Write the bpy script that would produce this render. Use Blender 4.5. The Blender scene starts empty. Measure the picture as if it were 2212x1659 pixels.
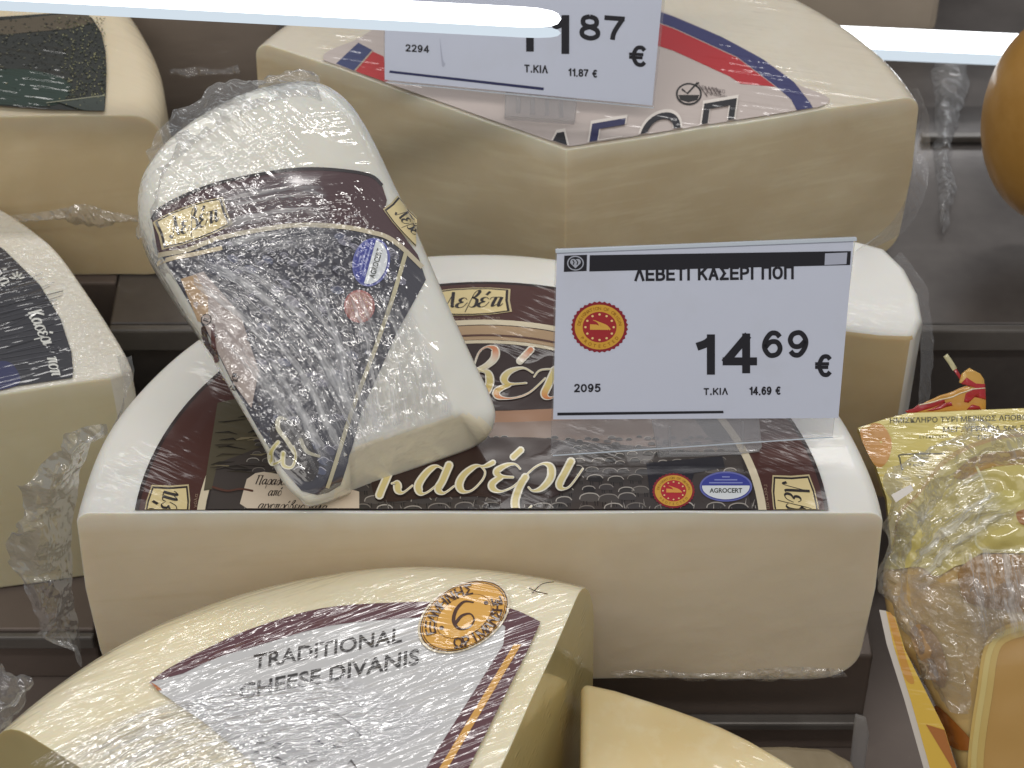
import bpy, bmesh, math, random
import numpy as np
from mathutils import Vector, Matrix, noise
from mathutils.geometry import tessellate_polygon
random.seed(7)
SC = bpy.context.scene
COL = SC.collection
PI = math.pi
# ------------------------------------------------------------------ camera
PITCH = math.radians(44); HFOV = math.radians(25)
CAM = Vector((0.0122, -0.5819, 0.7173))
cd = bpy.data.cameras.new('camera'); cam = bpy.data.objects.new('camera', cd); COL.objects.link(cam)
cam.location = CAM; cam.rotation_euler = (PI/2 - PITCH, 0, 0)
cd.sensor_width = 36; cd.lens = 18/math.tan(HFOV/2); cd.clip_start = .01; cd.clip_end = 50
cd.dof.use_dof = True; cd.dof.focus_distance = .86; cd.dof.aperture_fstop = 22
SC.camera = cam
# ------------------------------------------------------------------ world, lamps, exposure
w = bpy.data.worlds.new('World'); SC.world = w; w.use_nodes = True
w.node_tree.nodes['Background'].inputs[0].default_value = (.93, .96, 1.0, 1)
w.node_tree.nodes['Background'].inputs[1].default_value = .25
def area(name, loc, target, sx, sy, power, col):
    d = bpy.data.lights.new(name, 'AREA'); d.shape = 'RECTANGLE'; d.size = sx; d.size_y = sy; d.energy = power; d.color = col
    o = bpy.data.objects.new(name, d); COL.objects.link(o); o.location = loc
    o.rotation_euler = (Vector(target) - Vector(loc)).to_track_quat('-Z', 'Y').to_euler()
    return o
area('front_strip_lamp', (.0, -.40, 1.05), (0, .05, .05), 1.5, .07, 5.6, (1.0, .965, .92))
area('rear_strip_lamp', (.0, .80, .95), (0, .1, .08), 1.5, .08, 4.4, (1.0, .975, .95))
area('aisle_lamp', (-.5, -1.9, 1.9), (0, 0, .05), 2.6, 1.2, 11., (1, .95, .88))  # unseen soft fill added from the front to lift the cut faces
SC.view_settings.view_transform = 'Standard'; SC.view_settings.look = 'None'
SC.view_settings.exposure = 0; SC.view_settings.gamma = 1; SC.view_settings.use_curve_mapping = False
SC.cycles.use_denoising = True
try: SC.cycles.denoiser = 'OPENIMAGEDENOISE'
except Exception: pass
SC.cycles.max_bounces = 10; SC.cycles.transparent_max_bounces = 16; SC.cycles.sample_clamp_indirect = 6
# ------------------------------------------------------------------ sight lines of the 2212x1659 view: used to lay printed artwork out on its plane
KPX = 1106/math.tan(HFOV/2)
FW = Vector((0, math.cos(PITCH), -math.sin(PITCH))); UP = Vector((0, math.sin(PITCH), math.cos(PITCH))); RT = Vector((1, 0, 0))
def ray(U, V): return FW + RT*((U-1106)/KPX) - UP*((V-829.5)/KPX)
def oz(U, V, z):
    d = ray(U, V); return CAM + d*((z-CAM.z)/d.z)
def opl(U, V, O, n):
    d = ray(U, V); return CAM + d*((O-CAM).dot(n)/d.dot(n))
def pr(P):
    q = Vector(P)-CAM; k = q.dot(FW); return (1106+KPX*q.dot(RT)/k, 829.5-KPX*q.dot(UP)/k)
# ------------------------------------------------------------------ materials
def lin(h):
    if isinstance(h, str):
        h = [int(h[i:i+2], 16)/255 for i in (0, 2, 4)]
        return tuple(c/12.92 if c <= .04045 else ((c+.055)/1.055)**2.4 for c in h) + (1,)
    return tuple(h) + (1,)
class NT:
    def __init__(s, name):
        s.m = bpy.data.materials.new(name); s.m.use_nodes = True; s.t = s.m.node_tree; s.N = s.t.nodes; s.L = s.t.links
        s.b = s.N.get('Principled BSDF'); s.out = s.N.get('Material Output'); s.co = s.N.new('ShaderNodeTexCoord').outputs['Object']
    def n(s, kind, **kw):
        o = s.N.new('ShaderNode'+kind)
        for k, v in kw.items():
            if k.startswith('_'): setattr(o, k[1:], v)
            else: o.inputs[k.replace('9', ' ')].default_value = v
        return o
    def mapped(s, scale, rot=(0, 0, 0)):
        m = s.n('Mapping'); m.inputs['Rotation'].default_value = rot or (0, 0, 0); s.L.new(s.co, m.inputs['Vector'])
        m2 = s.n('Mapping'); m2.inputs['Scale'].default_value = scale; s.L.new(m.outputs[0], m2.inputs['Vector'])
        return m2.outputs[0]
    def noise(s, scale, rot=(0, 0, 0), detail=2., rough=.5, kind='FBM', dist=0.):
        o = s.N.new('ShaderNodeTexNoise')
        try: o.noise_type = kind
        except Exception: pass
        o.inputs['Scale'].default_value = 1; o.inputs['Detail'].default_value = detail; o.inputs['Roughness'].default_value = rough
        o.inputs['Distortion'].default_value = dist
        s.L.new(s.mapped(scale if not isinstance(scale, (int, float)) else (scale,)*3, rot), o.inputs['Vector'])
        return o.outputs[0]
    def ramp(s, sock, a, b, c0=(0, 0, 0, 1), c1=(1, 1, 1, 1)):
        r = s.n('ValToRGB'); r.color_ramp.elements[0].position = a; r.color_ramp.elements[1].position = b
        r.color_ramp.elements[0].color = c0; r.color_ramp.elements[1].color = c1
        s.L.new(sock, r.inputs[0]); return r.outputs[0]
    def math(s, op, a, b):
        o = s.n('Math', _operation=op)
        for i, x in enumerate((a, b)):
            if isinstance(x, (int, float)): o.inputs[i].default_value = x
            else: s.L.new(x, o.inputs[i])
        return o.outputs[0]
    def mix(s, fac, a, b, mode='MIX'):
        o = s.n('MixRGB', _blend_type=mode)
        for i, x in enumerate((fac, a, b)):
            if isinstance(x, (int, float)): o.inputs[i].default_value = x
            elif isinstance(x, tuple): o.inputs[i].default_value = x
            else: s.L.new(x, o.inputs[i])
        return o.outputs[0]
    def bump(s, layers):
        """layers: (scale, rot, depth_m, detail, kind, mask_scale, mask_lo, mask_hi) -> normal socket"""
        tot = None
        for l in layers:
            sc, rot, dep, det, kind, ms, lo, hi = (tuple(l)+(None,)*8)[:8]
            h = s.noise(sc, rot or (0, 0, 0), det if det is not None else 2., .55, kind or 'FBM')
            if ms:
                mk = s.ramp(s.noise(ms, (.3, .2, .9), 2.), lo, hi)
                h = s.math('MULTIPLY', h, mk)
            h = s.math('MULTIPLY', h, dep)
            tot = h if tot is None else s.math('ADD', tot, h)
        bp = s.n('Bump', Strength=1.0, Distance=1.0); s.L.new(tot, bp.inputs['Height'])
        return bp.outputs[0]
def pbr(name, col='808080', rough=.5, attr=False, sss=0., sr=.004, coat=0., crough=.06, cior=1.5, film=None, bump=None, mottle=None, metal=0., spec=.4, alpha=1., top=None, streak=None):
    t = NT(name); b = t.b
    if attr: base = t.n('Attribute', _attribute_name='ink').outputs['Color']
    else: base = lin(col)
    if mottle:
        for (sc, lo, hi, c2, amt) in mottle:
            f = t.ramp(t.noise(sc, (.2, .1, .4), 4., .6), lo, hi); f = t.math('MULTIPLY', f, amt)
            base = t.mix(f, base, lin(c2))
    if top:      # rind of real thickness under the top face: z, thickness, colour
        z0, th, c2 = top
        sp = t.n('SeparateXYZ'); t.L.new(t.co, sp.inputs[0])
        wob = t.math('MULTIPLY', t.noise((60, 60, 8), (0, 0, 0), 3.), th*1.4)
        zz = t.math('ADD', sp.outputs[2], wob)
        mr = t.n('MapRange'); mr.inputs['From Min'].default_value = z0-th; mr.inputs['From Max'].default_value = z0+th*.7; t.L.new(zz, mr.inputs[0])
        base = t.mix(t.math('MULTIPLY', mr.outputs[0], .75), base, lin(c2))
    if isinstance(base, tuple): b.inputs['Base Color'].default_value = base
    else: t.L.new(base, b.inputs['Base Color'])
    b.inputs['Roughness'].default_value = rough; b.inputs['Metallic'].default_value = metal
    b.inputs['Specular IOR Level'].default_value = spec
    if sss:
        b.inputs['Subsurface Weight'].default_value = sss; b.inputs['Subsurface Radius'].default_value = (1, .7, .4); b.inputs['Subsurface Scale'].default_value = sr
    if coat:
        b.inputs['Coat Weight'].default_value = coat; b.inputs['Coat Roughness'].default_value = crough; b.inputs['Coat IOR'].default_value = cior
    if film: t.L.new(t.bump(film), b.inputs['Coat Normal'])
    if bump: t.L.new(t.bump(bump), b.inputs['Normal'])
    if alpha < 1: b.inputs['Alpha'].default_value = alpha
    return t.m
def clear(name, gloss=.10, milk=.06, rough=.08, layers=None, tint=(.97, .97, .98), ridge=None, facing=.5, milkcol=(.8, .8, .82), own=False):
    """thin transparent plastic: clear + mirror + a little white haze, more of both edge-on and along creases"""
    t = NT(name)
    if own: t.co = t.n('Attribute', _attribute_name='fuv').outputs['Vector']
    tr = t.n('BsdfTransparent'); tr.inputs[0].default_value = tint+(1,)
    gl = t.n('BsdfGlossy', Roughness=rough); df = t.n('BsdfDiffuse'); df.inputs[0].default_value = milkcol+(1,)
    tl = t.n('BsdfTranslucent'); tl.inputs[0].default_value = milkcol+(1,)
    lw = t.n('LayerWeight', Blend=facing)
    if layers:
        nm = t.bump(layers)
        for q in (gl, lw, df): t.L.new(nm, q.inputs['Normal'])
    dd = t.n('MixShader'); dd.inputs[0].default_value = .4; t.L.new(df.outputs[0], dd.inputs[1]); t.L.new(tl.outputs[0], dd.inputs[2])
    f1 = t.math('ADD', t.math('MULTIPLY', lw.outputs['Facing'], milk*2.2), milk)
    if ridge:
        rr = t.ramp(t.noise(ridge[0], ridge[1], 4., .6, 'FBM' if own else 'RIDGED_MULTIFRACTAL'), ridge[2], ridge[3])
        f1 = t.math('ADD', f1, t.math('MULTIPLY', rr, ridge[4]))
    if own: f1 = t.math('MULTIPLY', f1, t.n('Attribute', _attribute_name='thin').outputs['Fac'])
    f1 = t.math('MINIMUM', f1, .9)
    m1 = t.n('MixShader'); t.L.new(f1, m1.inputs[0]); t.L.new(tr.outputs[0], m1.inputs[1]); t.L.new(dd.outputs[0], m1.inputs[2])
    f2 = t.math('ADD', t.math('MULTIPLY', lw.outputs['Fresnel'], .35), gloss)
    if own: f2 = t.math('MULTIPLY', f2, t.n('Attribute', _attribute_name='thin').outputs['Fac'])
    f2 = t.math('MINIMUM', f2, .5)
    m2 = t.n('MixShader'); t.L.new(f2, m2.inputs[0]); t.L.new(m1.outputs[0], m2.inputs[1]); t.L.new(gl.outputs[0], m2.inputs[2])
    t.L.new(m2.outputs[0], t.out.inputs[0])
    return t.m
def emis(name, col, s):
    t = NT(name); e = t.n('Emission', Strength=s); e.inputs[0].default_value = col+(1,); t.L.new(e.outputs[0], t.out.inputs[0]); return t.m
R3 = 'RIDGED_MULTIFRACTAL'
DIAG, HORI, CROS, CRO2 = (-.702, -.231, .721), (-.702, -.231, -.153), (-.702, -.231, -.456), (-.702, -.231, .761)
FINE = [((50, 330, 300), (0, 0, .5), .0007, 1., 'FBM', 24, .5, .6), (60, None, .0002, 1.)]      # tight film, few creases
TIGHT = [((30, 330, 300), (0, 0, .25), .0009, 1., 'FBM', 18, .38, .56), ((300, 40, 300), (0, 0, -.3), .0006, 1., 'FBM', 22, .48, .58), (200, None, .0005, 1., 'FBM', 26, .46, .56), (40, None, .0005, 1.)]
PULL = [((20, 300, 200), (0, 0, -.42), .0017, 1.5, 'FBM', 11, .34, .52), ((60, 420, 300), (0, 0, -.7), .0007, 1., 'FBM', 20, .44, .56), (30, None, .0012, 1.)]
CRUSH = [((330, 330, 330), None, .0022, 1.5, 'FBM', 13, .43, .51), ((20, 300, 200), DIAG, .0024, 1.5, 'FBM', 13, .40, .52), ((24, 420, 200), HORI, .0011, 1., 'FBM', 12, .48, .56), (18, None, .0020, 1.)]
FILMW = [((18, 340, 200), HORI, .0010, 1., 'FBM', 16, .44, .54), ((20, 340, 200), CROS, .0012, 1., 'FBM', 14, .44, .54), ((20, 340, 200), DIAG, .0016, 1.5, 'FBM', 14, .40, .52), ((22, 380, 200), CRO2, .0009, 1., 'FBM', 18, .48, .56), (260, None, .0009, 1.5, 'FBM', 15, .50, .58), (18, None, .0016, 1.)]
M = {}
BB = [(14, None, .0016, 3.), (120, None, .00012, 3.), ((12, 12, 160), (.2, .5, 0), .00012, 2.)]
RB = [(18, None, .0008, 2.), (260, None, .00005, 2.)]
def paste(n, c, c2, c3, top=None, film=FINE, coat=.55, streak=False): return pbr(n, c, .42, sss=.6, sr=.007, coat=coat, film=film, bump=BB, mottle=[(7, .38, .66, c2, .8), (45, .45, .75, c3, .35), ((14, 14, 220), .55, .75, c2, .35), (330, .70, .76, c2, .7)] + ([((25, 12, 140), .5, .72, 'e2d9bd', .45)] if streak else []), top=top, spec=.3)
M['paste_main'] = paste('kaseri_paste', 'dbcdb5', 'd0bf9f', 'e0d4be', (.089, .006, 'e8e4d8'))
M['paste_up'] = paste('kaseri_paste_rear', 'd4c6a7', 'c4b292', 'dacfb4', (.1205, .006, 'e4dfcc'), streak=True)
M['paste_tl'] = paste('kaseri_paste_left', 'd3c19c', 'c4ad86', 'dcccaa', (.1205, .006, 'e0d4b8'))
M['paste_d'] = paste('kaseri_paste_side', 'd3c9a8', 'c9bb95', 'd8cfb2', (.078, .006, 'e0dac4'))
M['rind_white'] = pbr('white_rind', 'e9e8e3', .45, sss=.3, sr=.004, coat=.22, film=FINE, bump=RB, mottle=[(12, .4, .7, 'e2ddcf', .6)], spec=.3)
M['rind_up'] = pbr('pale_rind', 'ddd6c6', .45, sss=.3, sr=.004, coat=.8, film=TIGHT, bump=RB, mottle=[(14, .4, .7, 'd2c5ae', .7)], spec=.3)
M['rind_tl'] = pbr('cream_rind', 'e0d2b6', .45, sss=.3, sr=.004, coat=.6, film=FINE, bump=RB, mottle=[(14, .4, .7, 'd6c29e', .7)], spec=.3)
M['rind_d'] = pbr('grey_white_rind', 'dcd7ca', .45, sss=.3, sr=.004, coat=.9, film=CRUSH[:2], bump=RB, mottle=[(14, .4, .7, 'd2c8b4', .7)], spec=.3)
M['rind_y'] = pbr('yellow_rind', 'e9dfc2', .45, sss=.4, sr=.005, coat=.9, crough=.09, cior=1.7, film=PULL, bump=RB, mottle=[(20, .4, .7, 'e4d3a4', .7), (80, .5, .7, 'efe6cb', .5)], spec=.3)
M['paste_y'] = pbr('yellow_paste', 'd2c28a', .42, sss=.4, sr=.005, coat=.9, film=[((700, 60, 300), (0, .2, 0), .0003, 2., R3, 30, .5, .6), (25, None, .001, 1.)], bump=BB, mottle=[(12, .35, .7, 'c0ac70', .6)], spec=.3)
M['rind_y2'] = pbr('yellow_rind_plain', 'ebdcb4', .45, sss=.4, sr=.005, coat=.6, film=FINE, bump=RB, mottle=[(14, .4, .7, 'e0c890', .8), (90, .5, .7, 'f0e6c8', .4)], spec=.3)
M['ball'] = pbr('orange_rind', 'ab7f3a', .5, sss=.2, sr=.004, coat=.25, film=FINE, bump=RB, mottle=[(14, .35, .7, '93692c', .8), (60, .45, .7, 'bb9150', .4)])
M['ink'] = pbr('printed_label', attr=True, rough=.55, coat=.45, crough=.12, film=FINE, mottle=None, spec=.25)
M['ink_up'] = pbr('printed_label_tight_film', attr=True, rough=.5, coat=.8, film=TIGHT, spec=.25)
M['ink_d'] = pbr('printed_label_left', attr=True, rough=.5, coat=.9, film=[((60, 500, 300), (0, 0, -.35), .0007, 3., R3, 22, .35, .55), (300, None, .0003, 2., 'FBM', 40, .5, .6)], spec=.25)
M['ink_y'] = pbr('printed_label_pulled_film', attr=True, rough=.5, coat=1., crough=.08, cior=2.0, film=PULL, spec=.25)
M['ink_w'] = pbr('printed_label_crushed_film', attr=True, rough=.5, coat=1., crough=.09, cior=2.2, film=CRUSH, spec=.25)
M['cheese_w'] = pbr('wedge_cheese', 'e4e3db', .45, sss=.35, sr=.004, coat=1., crough=.09, cior=2.0, film=FILMW, bump=RB, mottle=[(16, .4, .7, 'dcd6c4', .6)])
M['ink_card'] = pbr('price_card', attr=True, rough=.4, coat=.15, crough=.2, bump=[(25, None, .0006, 1.)], spec=.3)
M['steel'] = pbr('dull_steel', '7a7572', .28, metal=.6, bump=[((20, 300, 300), None, .00005, 2.)], mottle=[(18, .35, .7, '4a4645', .6), (900, .72, .76, 'b8b8b8', .5)])
M['steel_d'] = pbr('dark_tray', '7c7069', .42, metal=.3, mottle=[(14, .35, .7, '625851', .6), (700, .73, .77, 'b8b0a8', .5)])
M['steel_l'] = pbr('tray_edge', '77736f', .35, metal=.4, mottle=[(40, .4, .7, '615d59', .6)])
M['pack_y'] = pbr('yellow_pack', attr=True, rough=.4, coat=1., crough=.06, film=[((40, 300, 300), (0, 0, .1), .0012, 2., 'FBM', 25, .35, .6)])
M['clear_sleeve'] = clear('clear_sleeve', .05, .07, .1, facing=.3)
M['clear_clip'] = clear('clear_clip', .07, .26, .15, facing=.35, milkcol=(.75, .74, .74))
M['film'] = clear('stretch_film', .06, .09, .12, [(90, None, .004, 2.), ((40, 300, 150), (.2, .3, .7), .003, 1.)], ridge=((60, 160, 60), (.4, .2, .6), .45, .95, .4), milkcol=(.9, .9, .9))
M['film_soft'] = clear('loose_film', .04, .06, .12, [(120, None, .003, 3.), ((40, 260, 120), (.2, .3, .2), .002, 3.)], ridge=((60, 300, 120), (.1, .2, .3), .6, 1., .2))
M['film_fold'] = clear('folded_film', .05, .03, .10, [((40, 420, 1), None, .0010, 1.5), ((200, 260, 1), None, .0008, 1.)], ridge=((22, 300, 1), None, .46, .72, .8), milkcol=(.95, .95, .96), own=True)
M['tube'] = emis('lit_tube', (.95, .975, 1.), 3.6)  # bright core of the reflected lamp glare, added as a glowing surface
M['tube_d'] = emis('tube_diffuser', (.66, .75, .83), 1.)  # bluish fringe of the same glare, also made to glow
M['rail'] = pbr('clear_rail', 'c3ccd6', .3)  # pale solid colour standing in for the shine on sleeve edges
M['hair'] = pbr('dark_hair', '3a2a20', .5)
M['white_edge'] = pbr('white_board_edge', 'e6e0da', .6)
# ------------------------------------------------------------------ scene graph helpers
def mk(name, bm_or_me, mats, parent=None, smooth=True):
    if isinstance(bm_or_me, bmesh.types.BMesh):
        me = bpy.data.meshes.new(name); bm_or_me.to_mesh(me); bm_or_me.free()
    else: me = bm_or_me
    for m in (mats if isinstance(mats, (list, tuple)) else [mats]): me.materials.append(m)
    if smooth:
        for p in me.polygons: p.use_smooth = True
    o = bpy.data.objects.new(name, me); COL.objects.link(o)
    if parent:
        o.parent = parent; o.matrix_parent_inverse = Matrix.Translation(-root_of(parent).location) if parent.parent is None else Matrix.Identity(4)
    return o
def root_of(o):
    while o.parent: o = o.parent
    return o
def thing(name, label, cat, loc=(0, 0, 0), group=None):
    o = bpy.data.objects.new(name, None); COL.objects.link(o); o.location = loc; o.empty_display_size = .02
    o['label'] = label; o['category'] = cat
    if group: o['group'] = group
    return o
def tag(o, label, cat, group=None):
    o['label'] = label; o['category'] = cat
    if group: o['group'] = group
    return o
def struct(o): o['kind'] = 'structure'; return o
def box(bm, x0, x1, y0, y1, z0, z1):
    vs = [bm.verts.new((x, y, z)) for x in (x0, x1) for y in (y0, y1) for z in (z0, z1)]
    for f in ((0, 1, 3, 2), (4, 6, 7, 5), (0, 4, 5, 1), (2, 3, 7, 6), (0, 2, 6, 4), (1, 5, 7, 3)): bm.faces.new([vs[i] for i in f])
def bev(o, wd=.002, seg=3, ang=40):
    m = o.modifiers.new('bevel', 'BEVEL'); m.width = wd; m.segments = seg; m.limit_method = 'ANGLE'; m.angle_limit = math.radians(ang)
    return o
def catmull(pts, n=10, closed=False):
    pts = [np.array(p, float) for p in pts]; out = []; N = len(pts)
    for i in range(N if closed else N-1):
        if closed: p0, p1, p2, p3 = pts[(i-1) % N], pts[i], pts[(i+1) % N], pts[(i+2) % N]
        else: p0, p1, p2, p3 = pts[max(i-1, 0)], pts[i], pts[i+1], pts[min(i+2, N-1)]
        for k in range(n):
            t = k/n
            out.append(.5*((2*p1)+(-p0+p2)*t+(2*p0-5*p1+4*p2-p3)*t*t+(-p0+3*p1-3*p2+p3)*t**3))
    if not closed: out.append(pts[-1])
    return [tuple(p) for p in out]
# ------------------------------------------------------------------ flat printed artwork
_tc = {}
def text_mesh(body, bold=0., shear=0.):
    k = (body, bold, shear)
    if k in _tc: return _tc[k]
    cu = bpy.data.curves.new('t', 'FONT'); cu.body = body; cu.offset = bold; cu.shear = shear; cu.resolution_u = 3
    o = bpy.data.objects.new('t', cu); COL.objects.link(o)
    dg = bpy.context.evaluated_depsgraph_get(); me = bpy.data.meshes.new_from_object(o.evaluated_get(dg))
    v = [(p.co.x, p.co.y) for p in me.vertices]; f = [tuple(p.vertices) for p in me.polygons]
    bpy.data.objects.remove(o); bpy.data.curves.remove(cu); bpy.data.meshes.remove(me)
    _tc[k] = (v, f); return v, f
class Art:
    def __init__(s, xf=None): s.v = []; s.f = []; s.c = []; s.xf = xf or (lambda x, y: (x, y))
    def _add(s, pts, faces, col, layer):
        b = len(s.v); s.k = getattr(s, 'k', 0)+1; layer = layer+.045*(s.k % 20)
        for p in pts: s.v.append(s.xf(p[0], p[1])+(layer,))
        for f in faces: s.f.append([b+i for i in f]); s.c.append(col)
    def poly(s, pts, col, layer=0):
        tri = tessellate_polygon([[Vector((p[0], p[1], 0)) for p in pts]])
        s._add(pts, tri, lin(col) if isinstance(col, str) else col, layer)
    def smooth(s, pts, col, layer=0, n=6): s.poly(catmull(pts, n, True), col, layer)
    def ell(s, cx, cy, rx, ry, col, layer=0, rot=0., n=48, teeth=0, tooth=.06, a0=0, a1=2*PI):
        pts = []
        m = teeth*2 if teeth else n
        for i in range(m + (0 if a1-a0 > 6.28 else 1)):
            a = a0+(a1-a0)*i/m; k = 1+(tooth if teeth and i % 2 else 0)
            x, y = rx*k*math.cos(a), ry*k*math.sin(a)
            pts.append((cx+x*math.cos(rot)-y*math.sin(rot), cy+x*math.sin(rot)+y*math.cos(rot)))
        s.poly(pts, col, layer)
    def ribbon(s, pts, wd, col, layer=0):
        """band along pts; wd number or list"""
        n = len(pts); L = []; Rr = []
        for i in range(n):
            a = pts[max(i-1, 0)]; b = pts[min(i+1, n-1)]; d = np.array([b[0]-a[0], b[1]-a[1]], float); d /= (np.linalg.norm(d)+1e-9)
            h = (wd[i] if hasattr(wd, '__len__') else wd)/2; L.append((pts[i][0]-d[1]*h, pts[i][1]+d[0]*h)); Rr.append((pts[i][0]+d[1]*h, pts[i][1]-d[0]*h))
        s._add(L+Rr, [(i, i+1, n+i+1, n+i) for i in range(n-1)], lin(col) if isinstance(col, str) else col, layer)
    def band(s, A, B, col, layer=0):
        n = len(A); s._add(list(A)+list(B), [(i, i+1, n+i+1, n+i) for i in range(n-1)], lin(col), layer)
    def brush(s, pts, wmin, wmax, col, layer=0, n=8, ydown=True, col2=None, ys=None):
        """pointed-pen stroke: thick going down, thin going up"""
        c = catmull(pts, n); W = []
        for i in range(len(c)):
            a = c[max(i-1, 0)]; b = c[min(i+1, len(c)-1)]; dx, dy = b[0]-a[0], b[1]-a[1]; L = math.hypot(dx, dy)+1e-9
            dn = (dy if ydown else -dy)/L; W.append(wmin+(wmax-wmin)*max(0., dn)**.8)
        W = [sum(W[max(0, i-3):i+4])/len(W[max(0, i-3):i+4]) for i in range(len(W))]
        f0 = len(s.f); s.ribbon(c, W, col, layer)
        for e, q in ((0, 0), (-1, -1)): s.ell(c[e][0], c[e][1], W[q]/2*1.05, W[q]/2*1.05, col, layer, n=10)
        if col2:
            for k in range(f0, len(s.f)):
                y = sum(s.v[i][1] for i in s.f[k])/len(s.f[k]); t = min(1, max(0, (y-ys[0])/(ys[1]-ys[0])))
                A = lin(col); stops = [A]+[lin(q) for q in col2]; p = t*(len(stops)-1); i = min(int(p), len(stops)-2)
                s.c[k] = tuple(stops[i][j]*(1-(p-i))+stops[i+1][j]*(p-i) for j in range(4))
    def text(s, body, x0, y0, x1, y1, col, layer=0, bold=0., shear=0., slope=0., ref=None):
        """fit into the box (y down); slope = dy/dx"""
        v, f = text_mesh(body, bold, shear)
        rv = text_mesh(ref, bold, shear)[0] if ref else v
        ax, bx = min(p[0] for p in v), max(p[0] for p in v); ay, by = min(p[1] for p in rv), max(p[1] for p in rv)
        pts = []
        for p in v:
            X = x0+(p[0]-ax)/(bx-ax)*(x1-x0); Y = y1-(p[1]-ay)/(by-ay)*(y1-y0)
            pts.append((X, Y+(X-x0)*slope))
        s._add(pts, f, lin(col), layer)
    def rtext(s, body, cx, cy, height, rot, col, layer=0, bold=0., shear=0., wide=1., anchor='c', sh=0.):
        """rot counter-clockwise, in the y-down frame"""
        v, f = text_mesh(body, bold, shear)
        if not v: return
        ax, bx = min(p[0] for p in v), max(p[0] for p in v)
        k = height/.72; c, q = math.cos(rot), math.sin(rot); mx = (ax+bx)/2 if anchor == 'c' else ax; pts = []
        for p in v:
            x = (p[0]-mx)*k*wide; y = (p[1]-(.36 if anchor == 'c' else 0))*k
            X = x*c-y*q; Y = x*q+y*c
            pts.append((cx+X, cy-Y))
        s._add(pts, f, lin(col), layer)
    def ringtext(s, body, cx, cy, rx, ry, a0, a1, height, col, layer=0, bold=.01, rot=0., inside=False):
        """letters round an ellipse, angles counter-clockwise degrees"""
        n = len(body)
        for i, ch in enumerate(body):
            if ch == ' ': continue
            a = math.radians(a0+(a1-a0)*(i/(max(n-1, 1)))); x, y = rx*math.cos(a), ry*math.sin(a)
            X = x*math.cos(rot)-y*math.sin(rot); Y = x*math.sin(rot)+y*math.cos(rot)
            s.rtext(ch, cx+X, cy-Y, height, a+rot-PI/2+(PI if inside else 0), col, layer, bold)
    def build(s, name, mat, parent, fn, clip=(), step=None):
        bm = bmesh.new(); lay = bm.faces.layers.int.new('c')
        vs = [bm.verts.new(p) for p in s.v]; pal = {}; cols = []
        for f, c in zip(s.f, s.c):
            if len(set(f)) < 3: continue
            try: q = bm.faces.new([vs[i] for i in f])
            except ValueError: continue
            if c not in pal: pal[c] = len(cols); cols.append(c)
            q[lay] = pal[c]
        if step:
            for ax in (0, 1):
                a = [v.co[ax] for v in bm.verts]; x = min(a)+step*.5
                while x < max(a):
                    no = Vector((1, 0, 0)) if ax == 0 else Vector((0, 1, 0))
                    bmesh.ops.bisect_plane(bm, geom=bm.verts[:]+bm.edges[:]+bm.faces[:], plane_co=no*x, plane_no=no, dist=1e-6); x += step
        for v in bm.verts: v.co = fn(v.co.x, v.co.y, v.co.z)
        for co, no in clip:
            bmesh.ops.bisect_plane(bm, geom=bm.verts[:]+bm.edges[:]+bm.faces[:], plane_co=co, plane_no=no, dist=1e-7, clear_outer=True)
        for f in bm.faces:
            f.normal_update()
            if f.normal.dot(CAM-f.calc_center_median()) < 0: f.normal_flip()
        ids = [f[lay] for f in bm.faces]
        me = bpy.data.meshes.new(name); bm.to_mesh(me); bm.free()
        at = me.attributes.new('ink', 'FLOAT_COLOR', 'CORNER')
        for p, i in zip(me.polygons, ids):
            for li in p.loop_indices: at.data[li].color = cols[i]
        return mk(name, me, mat, parent, smooth=bool(step))
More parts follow.
